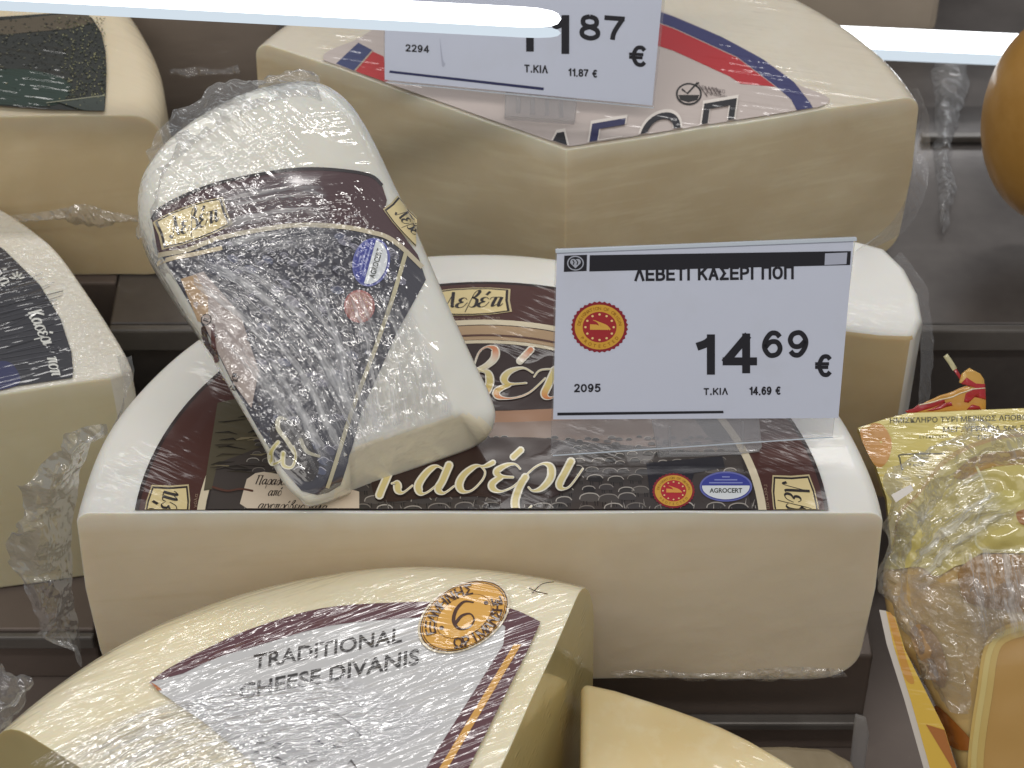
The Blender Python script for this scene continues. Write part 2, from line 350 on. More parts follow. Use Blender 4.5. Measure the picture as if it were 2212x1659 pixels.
# block letters and numerals for the price cards: centre lines in a unit box
SG = {'0': (.58, [[(.5, 1), (.12, .85), (0, .5), (.12, .15), (.5, 0), (.88, .15), (1, .5), (.88, .85), (.5, 1)]]), '1': (.36, [[(1, 1), (1, 0)], [(1, .97), (.62, .84), (0, .74)]]),
 '2': (.56, [[(.02, .72), (.15, .93), (.5, 1), (.88, .92), (.96, .7), (.7, .42), (.12, .06)], [(.05, 0), (1, 0)]]), '4': (.6, [[(.74, 0), (.74, 1)], [(.72, .98), (.02, .3)], [(0, .25), (1, .25)]]),
 '5': (.56, [[(.18, 1), (.92, 1)], [(.18, 1), (.08, .52)], [(.08, .52), (.5, .66), (.95, .48), (.95, .16), (.5, 0), (.12, .06), (0, .22)]]),
 '6': (.56, [[(.96, .82), (.75, .98), (.4, .97), (.08, .65), (.04, .3), (.35, .01), (.8, .06), (.98, .32), (.8, .58), (.4, .6), (.06, .36)]]),
 '7': (.56, [[(0, 1), (1, 1)], [(1, .97), (.62, .55), (.42, .25), (.36, 0)]]),
 '8': (.56, [[(.5, 1), (.12, .9), (.1, .64), (.5, .53), (.9, .64), (.88, .9), (.5, 1)], [(.5, .53), (.04, .38), (.04, .12), (.5, 0), (.96, .12), (.96, .38), (.5, .53)]]),
 '9': (.56, [[(.04, .18), (.25, .02), (.6, .03), (.92, .35), (.96, .7), (.65, .99), (.2, .94), (.02, .68), (.2, .42), (.6, .4), (.94, .64)]]),
 '€': (.66, [[(1, .84), (.78, 1), (.42, .93), (.2, .5), (.42, .07), (.78, 0), (1, .16)], [(0, .6), (.8, .6)], [(0, .41), (.74, .41)]]),
 ',': (.14, [[(.5, .08), (.5, -.02), (.1, -.16)]]), '.': (.14, [[(.5, .06), (.5, -.02)]]), ' ': (.22, []),
 'Λ': (.66, [[(0, 0), (.5, 1)], [(.5, 1), (1, 0)]]), 'Ε': (.56, [[(0, 0), (0, 1)], [(0, 1), (1, 1)], [(0, .52), (.92, .52)], [(0, 0), (1, 0)]]),
 'Β': (.6, [[(0, 0), (0, 1)], [(0, 1), (.5, 1), (.9, .92), (.85, .6), (.5, .53), (0, .53)], [(0, .53), (.55, .53), (1, .4), (.95, .1), (.55, 0), (0, 0)]]), 'Τ': (.6, [[(.5, 0), (.5, 1)], [(0, 1), (1, 1)]]),
 'Ι': (.1, [[(.5, 0), (.5, 1)]]), 'Κ': (.62, [[(0, 0), (0, 1)], [(1, 1), (.05, .38)], [(.36, .6), (1, 0)]]), 'Α': (.66, [[(0, 0), (.5, 1)], [(.5, 1), (1, 0)], [(.22, .32), (.78, .32)]]),
 'Σ': (.58, [[(1, 1), (0, 1)], [(.02, 1), (.55, .5)], [(.55, .5), (.02, 0)], [(0, 0), (1, 0)]]), 'Ρ': (.58, [[(0, 0), (0, 1)], [(0, 1), (.5, 1), (.95, .9), (.95, .58), (.5, .47), (0, .47)]]),
 'Π': (.64, [[(0, 0), (0, 1)], [(0, 1), (1, 1)], [(1, 1), (1, 0)]]), 'Ο': (.7, [[(.5, 1), (.12, .85), (0, .5), (.12, .15), (.5, 0), (.88, .15), (1, .5), (.88, .85), (.5, 1)]])}
def stext(A, body, x0, y0, x1, y1, col, L, t=.15, slope=0., gap=.3):
    h = y1-y0; adv = []; X = 0
    for ch in body: adv.append(X); X += SG[ch][0]+t+gap*.5
    X -= gap*.5; sx = (x1-x0)/X; tw = t*h
    for ch, a in zip(body, adv):
        wd, st = SG[ch]
        for sk in st:
            thin = .75 if ch == '€' and len(sk) == 2 else 1.
            P = [(x0+(a+t/2+p[0]*wd)*sx, y1-tw/2-p[1]*(h-tw)) for p in sk]
            if len(P) == 2:
                d = np.array(P[1])-np.array(P[0]); d = d/np.linalg.norm(d)*tw/2*thin; P = [tuple(np.array(P[0])-d), tuple(np.array(P[1])+d)]
            else: P = catmull(P, 6)
            A.ribbon([(x, y+(x-x0)*slope) for x, y in P], tw*thin, col, L)
# script letters, x-height 1, y up
GL = {
 'Λ': ([[(-.15, .25), (.05, .0), (.2, .2), (.55, 1.65)], [(.5, 1.65), (.6, 1.), (.75, .15), (.95, .1)]], 1.05),
 'ε': ([[(.85, .8), (.6, 1.), (.3, .9), (.28, .66), (.6, .54)], [(.5, .54), (.15, .4), (.08, .15), (.35, .0), (.7, .12), (.95, .5)]], .92),
 'έ': ([[(.85, .8), (.6, 1.), (.3, .9), (.28, .66), (.6, .54)], [(.5, .54), (.15, .4), (.08, .15), (.35, .0), (.7, .12), (.95, .5)], [(.8, 1.6), (.55, 1.25)]], .92),
 'β': ([[(.05, -.5), (.25, .6), (.45, 1.5), (.75, 1.75), (.85, 1.5), (.6, 1.1), (.45, 1.), (.8, .75), (.8, .2), (.5, .0), (.25, .15)]], .98),
 'α': ([[(.85, .85), (.55, 1.), (.2, .75), (.08, .3), (.3, .02), (.6, .25), (.88, .95)], [(.9, 1.), (.8, .3), (.9, .03), (1.15, .3)]], 1.15),
 'κ': ([[(.2, 1.), (.1, 0)], [(.8, .95), (.4, .58), (.18, .5)], [(.2, .5), (.5, .4), (.65, .05), (.95, .2)]], .95),
 'σ': ([[(1.05, .95), (.5, .97), (.12, .6), (.15, .15), (.45, .0), (.8, .3), (.75, .75), (.55, .95)]], 1.),
 'ρ': ([[(.0, -.7), (.1, .2), (.3, .8), (.65, 1.), (.88, .7), (.75, .15), (.4, .0), (.18, .2)]], .95),
 'π': ([[(.0, .8), (.15, .97), (1., .97)], [(.35, .95), (.2, 0)], [(.75, .95), (.7, .2), (.95, .1)]], 1.05), 'ο': ([[(.5, 1.), (.15, .7), (.15, .2), (.45, 0), (.8, .3), (.8, .8), (.5, 1.)]], .95), 'ό': ([[(.5, 1.), (.15, .7), (.15, .2), (.45, 0), (.8, .3), (.8, .8), (.5, 1.)], [(.75, 1.6), (.5, 1.25)]], .95),
 'γ': ([[(.0, .85), (.2, 1.), (.45, .4), (.45, -.3), (.25, -.6), (.2, -.2), (.6, .4), (.85, 1.)]], .85), 'υ': ([[(.1, .95), (.15, .3), (.4, .02), (.75, .3), (.85, .95)]], .95), 'ύ': ([[(.1, .95), (.15, .3), (.4, .02), (.75, .3), (.85, .95)], [(.75, 1.6), (.5, 1.25)]], .95),
 'ς': ([[(.85, .85), (.5, 1.), (.15, .6), (.2, .15), (.65, -.05), (.65, -.35), (.4, -.45)]], .85), 'ν': ([[(.1, .98), (.4, .05), (.75, .5), (.8, .98)]], .9), 'λ': ([[(.2, 1.5), (.45, 1.3), (.8, .05), (1., .2)], [(.52, .9), (.05, 0)]], 1.), 'δ': ([[(.8, 1.5), (.4, 1.5), (.75, .8), (.6, .05), (.2, .1), (.2, .7), (.6, .85)]], .95),
 'ί': ([[(.25, .98), (.12, .3), (.2, .03), (.5, .3)], [(.5, 1.6), (.3, 1.25)]], .5), 'ά': ([[(.85, .85), (.55, 1.), (.2, .75), (.08, .3), (.3, .02), (.6, .25), (.88, .95)], [(.9, 1.), (.8, .3), (.9, .03), (1.15, .3)], [(.85, 1.6), (.6, 1.25)]], 1.15),
 'Π': ([[(.2, 1.6), (.05, 0)], [(1., 1.6), (.85, .0), (1.05, .1)], [(-.1, 1.5), (.2, 1.65), (1.2, 1.6)]], 1.3), 'Κ': ([[(.2, 1.6), (.1, 0)], [(1., 1.6), (.2, .75)], [(.35, .9), (.8, .0), (1.1, .1)]], 1.15), 'Β': ([[(.2, 1.6), (.1, 0)], [(.1, 1.55), (.8, 1.5), (.8, 1.), (.3, .85), (.95, .7), (.9, .1), (.1, .0)]], 1.1), ' ': ([], .6),
 'τ': ([[(.05, .75), (.2, .97), (.9, .97)], [(.55, .95), (.4, .3), (.45, .03), (.75, .25)]], .8),
 'ι': ([[(.25, .98), (.12, .3), (.2, .03), (.5, .3)]], .5),
}
def script(art, word, x, y, h, col, layer, rot=0., slant=.2, wmin=.07, wmax=.26, wide=.8):
    c, q = math.cos(rot), math.sin(rot); px = 0
    for ch in word:
        st, adv = GL[ch]
        for sk in st:
            pts = []
            for (a, b) in sk:
                X = (px+a*wide+b*slant)*h; Y = b*h; pts.append((X, Y))
            cc = catmull(pts, 7); W = []
            for i in range(len(cc)):
                a = cc[max(i-1, 0)]; b = cc[min(i+1, len(cc)-1)]; L = math.hypot(b[0]-a[0], b[1]-a[1])+1e-9
                W.append((wmin+(wmax-wmin)*max(0, -(b[1]-a[1])/L))*h)
            art.ribbon([(x+X*c-Y*q, y-(X*q+Y*c)) for X, Y in cc], W, col, layer)
        px += adv*wide
    return px*h
# ------------------------------------------------------------------ cheese bodies
def sector(name, parent, apex, z0, R, h, a0, a1, bt, bb, mats, seed=0, wob=.0006, na=72, bevel=.0022, bv=None):
    """part of a cheese wheel: rind on top, side and bottom (slot 0), cut paste on the flat faces (slot 1)"""
    prof = [(R*i/8*.98, h) for i in range(0, 8)]+[(R-bt, h)]
    bv = bv or bt
    prof += [(R-bt+bt*math.sin(t), h-bv+bv*math.cos(t)) for t in [PI/2*i/8 for i in range(1, 9)]]
    prof += [(R+.0012, (h-bv+bb)*.5)]
    prof += [(R-bb+bb*math.cos(t), bb-bb*math.sin(t)) for t in [PI/2*i/8 for i in range(0, 9)]]
    prof += [(R*i/8*.95, 0) for i in range(7, -1, -1)]
    bm = bmesh.new(); a0, a1 = math.radians(a0), math.radians(a1)
    def disp(p):
        n = noise.noise_vector(Vector((p[0]*28+seed, p[1]*28, p[2]*28)))
        return Vector(p)+n*wob
    top = bm.verts.new(disp((apex[0], apex[1], z0+h))); bot = bm.verts.new(disp((apex[0], apex[1], z0)))
    rings = []
    for i in range(na+1):
        a = a0+(a1-a0)*i/na; r = []
        for j, (rr, z) in enumerate(prof):
            if j == 0: r.append(top); continue
            if j == len(prof)-1: r.append(bot); continue
            r.append(bm.verts.new(disp((apex[0]+rr*math.cos(a), apex[1]+rr*math.sin(a), z0+z))))
        rings.append(r)
    for i in range(na):
        for j in range(len(prof)-1):
            q = [rings[i][j], rings[i][j+1], rings[i+1][j+1], rings[i+1][j]]; u = []
            for v in q:
                if v not in u: u.append(v)
            if len(u) > 2:
                f = bm.faces.new(u); f.smooth = True
    for r, fl in ((rings[0], False), (rings[-1], True)):
        f = bm.faces.new(r if fl else r[::-1]); f.material_index = 1; f.smooth = False
    bmesh.ops.recalc_face_normals(bm, faces=bm.faces)
    o = mk(name, bm, mats, parent, smooth=False)
    m = bev(o, bevel, 4, 34).modifiers[0]; m.harden_normals = True
    return o
def strip(name, A, B, mat, parent, n=60, m=16, amp=.003, freq=120, bulge=(0, 0, 0), seed=0, fray=0.):
    """a loose sheet of film between two 3D curves"""
    def rs(P):
        P = [Vector(p) for p in catmull(P, 12)]; L = [0]
        for i in range(1, len(P)): L.append(L[-1]+(P[i]-P[i-1]).length)
        out = []
        for k in range(n+1):
            t = L[-1]*k/n; i = max(1, min(len(P)-1, next((q for q in range(len(L)) if L[q] >= t), len(P)-1)))
            u = (t-L[i-1])/max(L[i]-L[i-1], 1e-9); out.append(P[i-1].lerp(P[i], u))
        return out
    a, b = rs(A), rs(B); bm = bmesh.new(); g = []; LL = sum((a[i+1]-a[i]).length for i in range(n))
    for i in range(n+1):
        row = []
        for j in range(m+1):
            t = j/m; p = a[i].lerp(b[i], t)+Vector(bulge)*math.sin(t*PI)
            nn = noise.noise_vector(p*freq+Vector((seed, 0, 0)))+.5*noise.noise_vector(p*freq*2.7+Vector((seed, 3, 0)))
            p = p+nn*amp*(.25+.75*math.sin(min(t*1.4, 1)*PI/2))
            if j == m and fray: p = p+(b[i]-a[i]).normalized()*fray*noise.noise(Vector((i*.35, seed, 1)))
            row.append(bm.verts.new(p))
        g.append(row)
    for i in range(n):
        for j in range(m): bm.faces.new((g[i][j], g[i+1][j], g[i+1][j+1], g[i][j+1]))
    o = mk(name, bm, mat, parent); at = o.data.attributes.new('fuv', 'FLOAT_VECTOR', 'POINT')
    for q in range(len(o.data.vertices)): at.data[q].vector = (LL*(q//(m+1))/n, (a[q//(m+1)]-b[q//(m+1)]).length*(q % (m+1))/m, seed)
    at = o.data.attributes.new('thin', 'FLOAT', 'POINT')
    for q in range(len(o.data.vertices)):
        u, v = (q//(m+1))/n, (q % (m+1))/m; w_ = .13+.12*noise.noise(Vector((u*5, v*5, seed)))
        at.data[q].value = max(0., min(1., min(u, 1-u, v, 1-v)/w_))
    return o
def prism(name, parent, pts, z0, h, mats, cut=(), rt=.005, wob=.0006, seed=0):
    bm = bmesh.new(); n = len(pts); zs = [0, h*.33, h*.66, h]
    def disp(p): return Vector(p)+noise.noise_vector(Vector((p[0]*28+seed, p[1]*28, p[2]*28)))*wob
    R_ = [[bm.verts.new(disp((p[0], p[1], z0+z))) for p in pts] for z in zs]
    for k in range(3):
        for i in range(n):
            f = bm.faces.new((R_[k][i], R_[k][(i+1) % n], R_[k+1][(i+1) % n], R_[k+1][i])); f.material_index = 1 if i in cut else 0
    bm.faces.new(R_[3]); bm.faces.new(R_[0][::-1])
    for f in bm.faces: f.smooth = True
    bmesh.ops.recalc_face_normals(bm, faces=bm.faces)
    o = mk(name, bm, mats, parent, smooth=True); m = bev(o, rt, 5, 50).modifiers[0]; m.harden_normals = True
    return o
def slab(name, parent, pts, d, mat, smooth=False):
    """flat outline (3D points) given thickness along vector d"""
    bm = bmesh.new(); a = [bm.verts.new(p) for p in pts]; b = [bm.verts.new(Vector(p)+Vector(d)) for p in pts]; n = len(pts)
    bm.faces.new(a); bm.faces.new(b[::-1])
    for i in range(n): bm.faces.new((a[i], b[i], b[(i+1) % n], a[(i+1) % n]))
    bmesh.ops.recalc_face_normals(bm, faces=bm.faces)
    return mk(name, bm, mat, parent, smooth=smooth)
def boxo(name, parent, x0, x1, y0, y1, z0, z1, mat, b=.0015):
    bm = bmesh.new(); box(bm, x0, x1, y0, y1, z0, z1); bmesh.ops.recalc_face_normals(bm, faces=bm.faces)
    return bev(mk(name, bm, mat, parent, smooth=False), b, 2)
def pdo(A, cx, cy, rx, ry, L, ring='d2a03c', edge='8e2733', disc='a32c33', mot='d9a64a', flip=False):
    A.ell(cx, cy, rx*.96, ry*.96, edge, L, teeth=34, tooth=.055)
    A.ell(cx, cy, rx*.88, ry*.88, ring, L+1); A.ell(cx, cy, rx*.6, ry*.6, disc, L+2)
    for i in range(12):
        a = 2*PI*i/12; A.ell(cx+rx*.5*math.cos(a), cy+ry*.5*math.sin(a), rx*.045, ry*.045, 'e8c98a', L+3, n=8)
    k = -1 if flip else 1
    for i in range(5):
        x = cx+rx*(-.05+.075*i); A.ribbon(catmull([(x-rx*.18, cy-k*ry*(.28-.03*i)), (x, cy-k*ry*(.18-.03*i)), (x+rx*.12, cy+k*ry*.1)], 5), [rx*.02+rx*.05*j/10 for j in range(11)], mot, L+3)
    A.poly([(cx-rx*.34, cy-k*ry*.12), (cx-rx*.1, cy-k*ry*.1), (cx+rx*.3, cy+k*ry*.1), (cx-rx*.34, cy+k*ry*.1)], mot, L+3)
    A.ringtext('DESIGNATION OF ORIGIN', cx, cy, rx*.74, ry*.74, 170, 10, ry*.13, '9a6420', L+3, .0)
    A.ringtext('PROTECTED', cx, cy, rx*.74, ry*.74, 215, 325, ry*.13, '9a6420', L+3, .0, inside=True)
def agro(A, cx, cy, rx, ry, L, rot=0., split=-.08):
    """blue over white certification oval; rot counter-clockwise"""
    c, q = math.cos(rot), math.sin(rot)
    def P(x, y): return (cx+x*c+y*q, cy-x*q+y*c)
    full = [(rx*math.cos(2*PI*i/48), ry*math.sin(2*PI*i/48)) for i in range(48)]
    A.poly([P(x*1.07, y*1.12) for x, y in full], '6a6fb0', L); A.poly([P(*p) for p in full], '3c4399', L+1)
    lo = [(x*.97, y*.95) for x, y in full if y > split*ry]; a0 = math.asin(split)
    low = [P(rx*.97*math.cos(a0+(PI-2*a0)*i/30), ry*.95*math.sin(a0+(PI-2*a0)*i/30)) for i in range(31)]
    A.poly(low, 'dfe3e6', L+2)
    p = P(0, ry*.28); A.rtext('AGROCERT', p[0], p[1], ry*.34, rot, '3a3f38', L+3, .02, 0, rx*1.5/(ry*.34*8.3))
    for k, (wd, yy) in enumerate(((.25, -.72), (.75, -.5), (1.1, -.28))):
        A.ribbon([P(-rx*wd*.62, ry*yy), P(rx*wd*.62, ry*yy)], ry*.09, '8b92cc', L+2)
def cartouche(A, P, rot, word, wd, ht, L, cap=None):
    """cream scroll with the word; P local->frame"""
    def sh(k):
        x, y = wd/2*k, ht/2*k
        return [(-x, y*.85), (-x*.5, y), (0, y*1.04), (x*.5, y), (x, y*.85), (x*.965, 0), (x, -y*.85), (x*.5, -y), (0, -y*1.04), (-x*.5, -y), (-x, -y*.85), (-x*.965, 0)]
    A2 = Art(P); A2.poly(sh(1.12), 'c9b98f', L); A2.poly(sh(1.06), '2e2422', L+1); A2.poly(sh(.985), 'e0cd98', L+2)
    n = len(word); xh = ht*.40
    A3 = Art(P); L0 = 4.05*xh
    script(A3, word, -L0*.5, ht*.24, xh, '2c2523', L+3, 0, .22, .06, .24, .8)
    for B in (A2, A3): merge(A, B)
def merge(A, B):
    b = len(A.v); A.v += B.v; A.f += [[i+b for i in f] for f in B.f]; A.c += B.c
# ================================================================== THE SETTING
def S(name, *a, mat='steel'): return struct(boxo(name, None, *a, M[mat], .001))
S('front_step', -.30, .04, -.40, -.03, -.0695, -.0405, mat='steel_d')
S('counter_floor', -.9, .9, -.6, 1.2, -.10, -.07, mat='steel_d')
S('rear_step', -.165, .8, .168, .62, -.0697, .03, mat='steel')
S('rear_step_left', -.8, -.1655, .195, .62, -.0697, .03, mat='steel_d')
S('rear_step_edge', -.165, .8, .163, .1675, .018, .0303, mat='steel_l')
S('upper_step', -.8, .8, .6205, 1.2, -.0697, .12, mat='steel_d')
S('middle_step', -.15, .158, .012, .150, -.0697, -.0088, mat='steel_d')
S('middle_step_edge', -.15, .158, .006, .0117, -.050, -.0455, mat='steel_l')
S('side_step', -.5, -.165, .05, .1945, -.0695, -.0375, mat='steel_d')
S('side_step_edge', -.5, -.165, .046, .0497, -.046, -.0385, mat='steel_l')
S('counter_back_wall', -.9, .9, 1.2, 1.22, -.05, .6, mat='steel_d')
# ================================================================== main half wheel
T = thing('cheese_half', 'half wheel of white cheese with brown sheep picture label and wide cut face', 'cheese', (0, .07, 0))
sector('cheese_body', T, (0, 0), -.0085, .15, .0975, 0, 180, .006, .018, [M['rind_white'], M['paste_main']], 3, .0007, 96)
ZL = .0896; DZ = .00012
def flat(z, dz=DZ): return lambda U, V, l: oz(U, V, z+l*dz)
def plan(cx, cy, z): return lambda x, y: pr((cx+x, cy+y, z))
RL = .1285
A = Art()
P = plan(.001, 0, ZL)
def arc(r, a0, a1, n=64): return [P(r*math.cos(math.radians(a0+(a1-a0)*i/n)), r*math.sin(math.radians(a0+(a1-a0)*i/n))) for i in range(n+1)]
A.poly(arc(RL, -6, 186), '2b1c1a', 0); A.band(arc(RL-.0015, -6, 186), arc(.1035, -6, 186), '4c2b25', 1)
A.band(arc(.1055, -6, 186), arc(.1025, -6, 186), 'ddd0b4', 2); A.poly(arc(.1025, -6, 186), '37302e', 1)
A.band(arc(.102, 40, 140), arc(.0935, 48, 132), 'b89a78', 2); A.band(arc(.0933, 48, 132), arc(.0915, 48, 132), 'ddd0b4', 3); A.band(arc(.0968, 50, 130), arc(.0957, 50, 130), '5a3a30', 3)
A.poly(arc(.0913, 40, 140)+[(760, 880), (900, 888), (1100, 886), (1300, 880)], '33211f', 2)
A.poly([(700, 884), (900, 890), (1100, 887), (1300, 878), (1450, 880), (1450, 925), (700, 925)], 'a57c5f', 3)
A.poly([(690, 908), (900, 914), (1100, 912), (1300, 905), (1500, 905), (1560, 980), (640, 980)], '8d786b', 4)
A.poly([(620, 945), (800, 950), (1000, 945), (1200, 950), (1400, 965), (1600, 985), (1640, 1180), (430, 1180), (470, 1000)], '453e3b', 5)
A.poly([(470, 870), (560, 850), (620, 900), (560, 1040), (440, 1060)], '57503f', 3)
rng = random.Random(5)
for i in range(24):     # reeds and shadows left
    x, y = rng.uniform(452, 560), rng.uniform(900, 1040); A.ribbon([(x, y), (x+rng.uniform(10, 34), y+rng.uniform(-6, 3)), (x+rng.uniform(35, 60), y+rng.uniform(-8, 5))], [1, rng.uniform(2, 7), 1], rng.choice(['2c2721', '3a3328', '857a60', '241f1c']), 6)
sheep = []
for row in range(9):
    t = row/8; y = 948+150*t**1.15; wd = 15+27*t
    x = 545+rng.uniform(0, 30)
    while x < 1640:
        sheep.append((x+rng.uniform(-6, 6), y+rng.uniform(-5, 5), wd*rng.uniform(.8, 1.15), t)); x += wd*rng.uniform(1.0, 1.5)
for x, y, wd, t in sheep:
    q = oz(x, y, ZL)
    if math.hypot(q.x, q.y) > .098 or (x > 1395 and y > 1000 and y < 1085 and x < 1640 and t < .9 and rng.random() < .8): continue
    c = rng.choice(['4c4744', '3d3937', '57514d', '2f2c2c', '464140']); ht = wd*.42
    A.smooth([(x-wd*.5, y+ht*.3), (x-wd*.42, y-ht*.25), (x-wd*.1, y-ht*.5), (x+wd*.3, y-ht*.42), (x+wd*.5, y-ht*.02), (x+wd*.46, y+ht*.4), (x, y+ht*.5)], c, 6, 4)
    A.ribbon(catmull([(x-wd*.5, y+ht*.2), (x-wd*.42, y-ht*.25), (x-wd*.1, y-ht*.52), (x+wd*.3, y-ht*.44), (x+wd*.5, y-ht*.02)], 5), 1.1+1.3*t, rng.choice(['a39c94', '8b847d', 'b5aea5', '7d766f']), 7)
    if t > .6:
        for k in (-.3, -.15, .25, .38): A.ribbon([(x+wd*k, y+ht*.4), (x+wd*(k+.02), y+ht*.95)], 2, '2a2726', 6)
A.smooth([(810, 1010), (900, 955), (1050, 945), (1200, 950), (1240, 990), (1235, 1050), (1140, 1095), (1090, 1110), (1060, 1075), (930, 1075), (820, 1080)], '35241f', 7.5)
A.poly([(1396, 1000), (1560, 985), (1566, 1010), (1500, 1022), (1480, 1075), (1405, 1075)], '26252c', 7.4)
for i in range(60):
    x, y = rng.uniform(830, 1640), rng.uniform(1088, 1118); A.ribbon([(x, y), (x+rng.uniform(-5, 5), y-rng.uniform(6, 16))], [2.2, .6], rng.choice(['8d8680', '6b6560', 'a7a09a']), 8)
CUT0 = [(Vector((0, .0008, 0)), Vector((0, -1, 0)))]
lab = A.build('label', M['ink'], T, flat(ZL), CUT0)
# lettering
A = Art()
def Z(p): return (810+p[0]*.244, 810+p[1]*.244)
kas = [[(120, 870), (95, 930), (60, 1010), (40, 1062)], [(150, 960), (195, 955), (205, 1020), (250, 1040), (330, 980)],
 [(600, 830), (540, 808), (460, 860), (385, 970), (400, 1040), (450, 1045), (540, 980), (630, 880)], [(655, 800), (600, 930), (560, 1010), (610, 1045), (700, 985)],
 [(1045, 775), (970, 808), (890, 808), (790, 880), (745, 970), (780, 1030), (860, 1020), (950, 930), (975, 860), (945, 815)],
 [(1285, 830), (1240, 790), (1160, 800), (1080, 850), (1110, 895), (1220, 905)], [(1110, 905), (1040, 960), (1050, 1010), (1120, 1030), (1220, 990), (1300, 920)],
 [(1290, 665), (1225, 725)],
 [(1290, 940), (1400, 830), (1490, 785), (1555, 815), (1555, 910), (1480, 1000), (1400, 1025), (1360, 995)], [(1330, 905), (1280, 990), (1240, 1120), (1265, 1222), (1330, 1210), (1385, 1160)],
 [(1735, 765), (1685, 860), (1635, 960), (1660, 1005), (1730, 980), (1840, 830)]]
for st in kas:
    q = [Z(p) for p in st]
    A.brush([(x+1.5, y+2) for x, y in q], 9, 25, '231614', 9); A.brush(q, 5, 20, 'ece6d6', 10); A.brush(q, 1.2, 12, 'd9c98c', 11)
def Y(p): return (918+p[0]*.342, 540+p[1]*.342)
lev = [[(250, 900), (300, 760), (340, 650), (390, 612), (440, 625), (440, 680), (390, 730), (320, 765)], [(320, 765), (390, 770), (410, 830), (385, 900), (330, 960)],
 [(680, 775), (620, 745), (540, 765), (500, 810), (530, 845), (640, 840)], [(530, 850), (455, 890), (470, 930), (560, 935), (660, 900), (760, 810)], [(668, 630), (600, 700)],
 [(690, 800), (735, 757), (860, 752), (960, 745)], [(820, 760), (780, 850), (755, 910), (790, 935), (870, 900)],
 [(1010, 760), (970, 860), (950, 915), (985, 935), (1060, 880)], [(0, 960), (60, 940), (120, 800), (160, 640)], [(160, 640), (190, 760), (230, 900), (260, 940)]]
for st in lev:
    q = [Y(p) for p in st]
    A.brush(q, 4.5, 20, 'e9e2d2', 5); A.brush(q, 1.2, 13.5, 'd98c62', 6, col2=['e6dfcc', 'd8c888', 'd8c070', 'd67a45'], ys=(755, 862))
script(A, 'αυθεντικές γεύσεις'.replace('θ', 'ο'), 868, 968, 15, '2b2423', 6.5, math.radians(4.5), .15, .1, .2, .78)
A.build('lettering', M['ink'], lab, flat(ZL), CUT0)
def polarP(a_deg, r):
    a = math.radians(a_deg); c = (r*math.cos(a), r*math.sin(a)); t = (math.sin(a), -math.cos(a)); o = (math.cos(a), math.sin(a))
    return lambda x, y: P(c[0]+t[0]*x-o[0]*y, c[1]+t[1]*x-o[1]*y)
for ang in (1.5, 48, 92.5, 138, 181):
    A = Art(); cartouche(A, polarP(ang, .1165), 0, 'Λεβέτι', .0285, .0145, 3)
    q = Art(polarP(ang, .1062)); q.text('Γεύση από γάλα', -.011, -.0008, .011, .0008, 'a08672', 3); merge(A, q)
    A.build('name_scroll', M['ink'], lab, flat(ZL), CUT0)
A = Art(); pdo(A, 1455, 1060, 46, 38, 9, 'd7a540', '8e2733', 'b52a35', 'e0a04c'); A.build('origin_seal', M['ink'], lab, flat(ZL), CUT0)
A = Art(); agro(A, 1568, 1051, 53, 29, 9); A.build('certification_badge', M['ink'], lab, flat(ZL), CUT0)
A = Art()
A.poly([(533, 1035), (552, 1022), (570, 1019), (700, 1040), (776, 1062), (776, 1112), (555, 1112), (518, 1088)], 'd9c9b4', 9)
A.brush([(460, 1052), (490, 1060), (520, 1056), (545, 1060)], 4, 6, '5a3a30', 10)
script(A, 'Παραδοσιακό', 552, 1046, 12, '3a302c', 10, -.03, .3, .08, .2, .8); script(A, 'από', 578, 1071, 11.5, '3a302c', 10, 0, .3, .08, .2, .8); script(A, 'αιγοπρόβειο γάλα', 556, 1100, 12.5, '3a302c', 10, -.03, .35, .08, .2, .82)
A.build('tag_print', M['ink'], lab, flat(ZL), CUT0)
# loose film hanging at the left end, and the fold along the lower edge
fa = [opl(u, v, Vector((0, .012, 0)), Vector((0, 1, 0))) for u, v in [(222, 930), (175, 1010), (160, 1120), (158, 1250), (180, 1400)]]
fb = [opl(u, v, Vector((0, .004, 0)), Vector((0, 1, 0))) for u, v in [(205, 930), (150, 945), (100, 1000), (50, 1040), (52, 1105), (27, 1155), (36, 1230), (50, 1285), (88, 1340), (92, 1370), (166, 1398)]]
strip('wrap_end', fa, fb, M['film'], T, 90, 26, .0075, 48, (0, -.006, 0), 2, .002)
fa = [opl(u, v, Vector((0, -.0016, 0)), Vector((0, 1, 0))) for u, v in [(1320, 1450), (1420, 1446), (1520, 1455), (1620, 1447), (1720, 1440), (1820, 1446)]]
fb = [opl(u, v, Vector((0, -.0030, 0)), Vector((0, 1, 0))) for u, v in [(1320, 1456), (1420, 1466), (1520, 1470), (1620, 1471), (1720, 1470), (1830, 1462)]]
strip('wrap_seam', fa, fb, M['film_soft'], T, 60, 6, .0012, 150, (0, -.001, 0), 5)
# ================================================================== side wedge behind the sign
T = thing('cheese_wedge', 'white rinded cheese wedge mostly hidden behind the 14,69 price sign', 'cheese', (.14, .13, 0))
prism('cheese_body', T, [(.132, .1035), (.145, .101), (.160, .0985), (.1735, .0975), (.1785, .108), (.1785, .124), (.175, .139), (.168, .152), (.155, .158), (.132, .158)], -.0085, .097, [M['rind_white'], M['paste_tl']], (0, 1, 2), .0035, .0005, 4)
fa = [oz(u, v, .07) for u, v in [(1930, 560), (1965, 640), (1988, 740), (1985, 850), (1975, 960)]]
fb = [oz(u, v, .065) for u, v in [(1945, 545), (2000, 620), (2016, 740), (2008, 850), (1985, 950)]]
strip('wrap_edge', fa, fb, M['film_soft'], T, 40, 6, .001, 90, (0, 0, 0), 9)
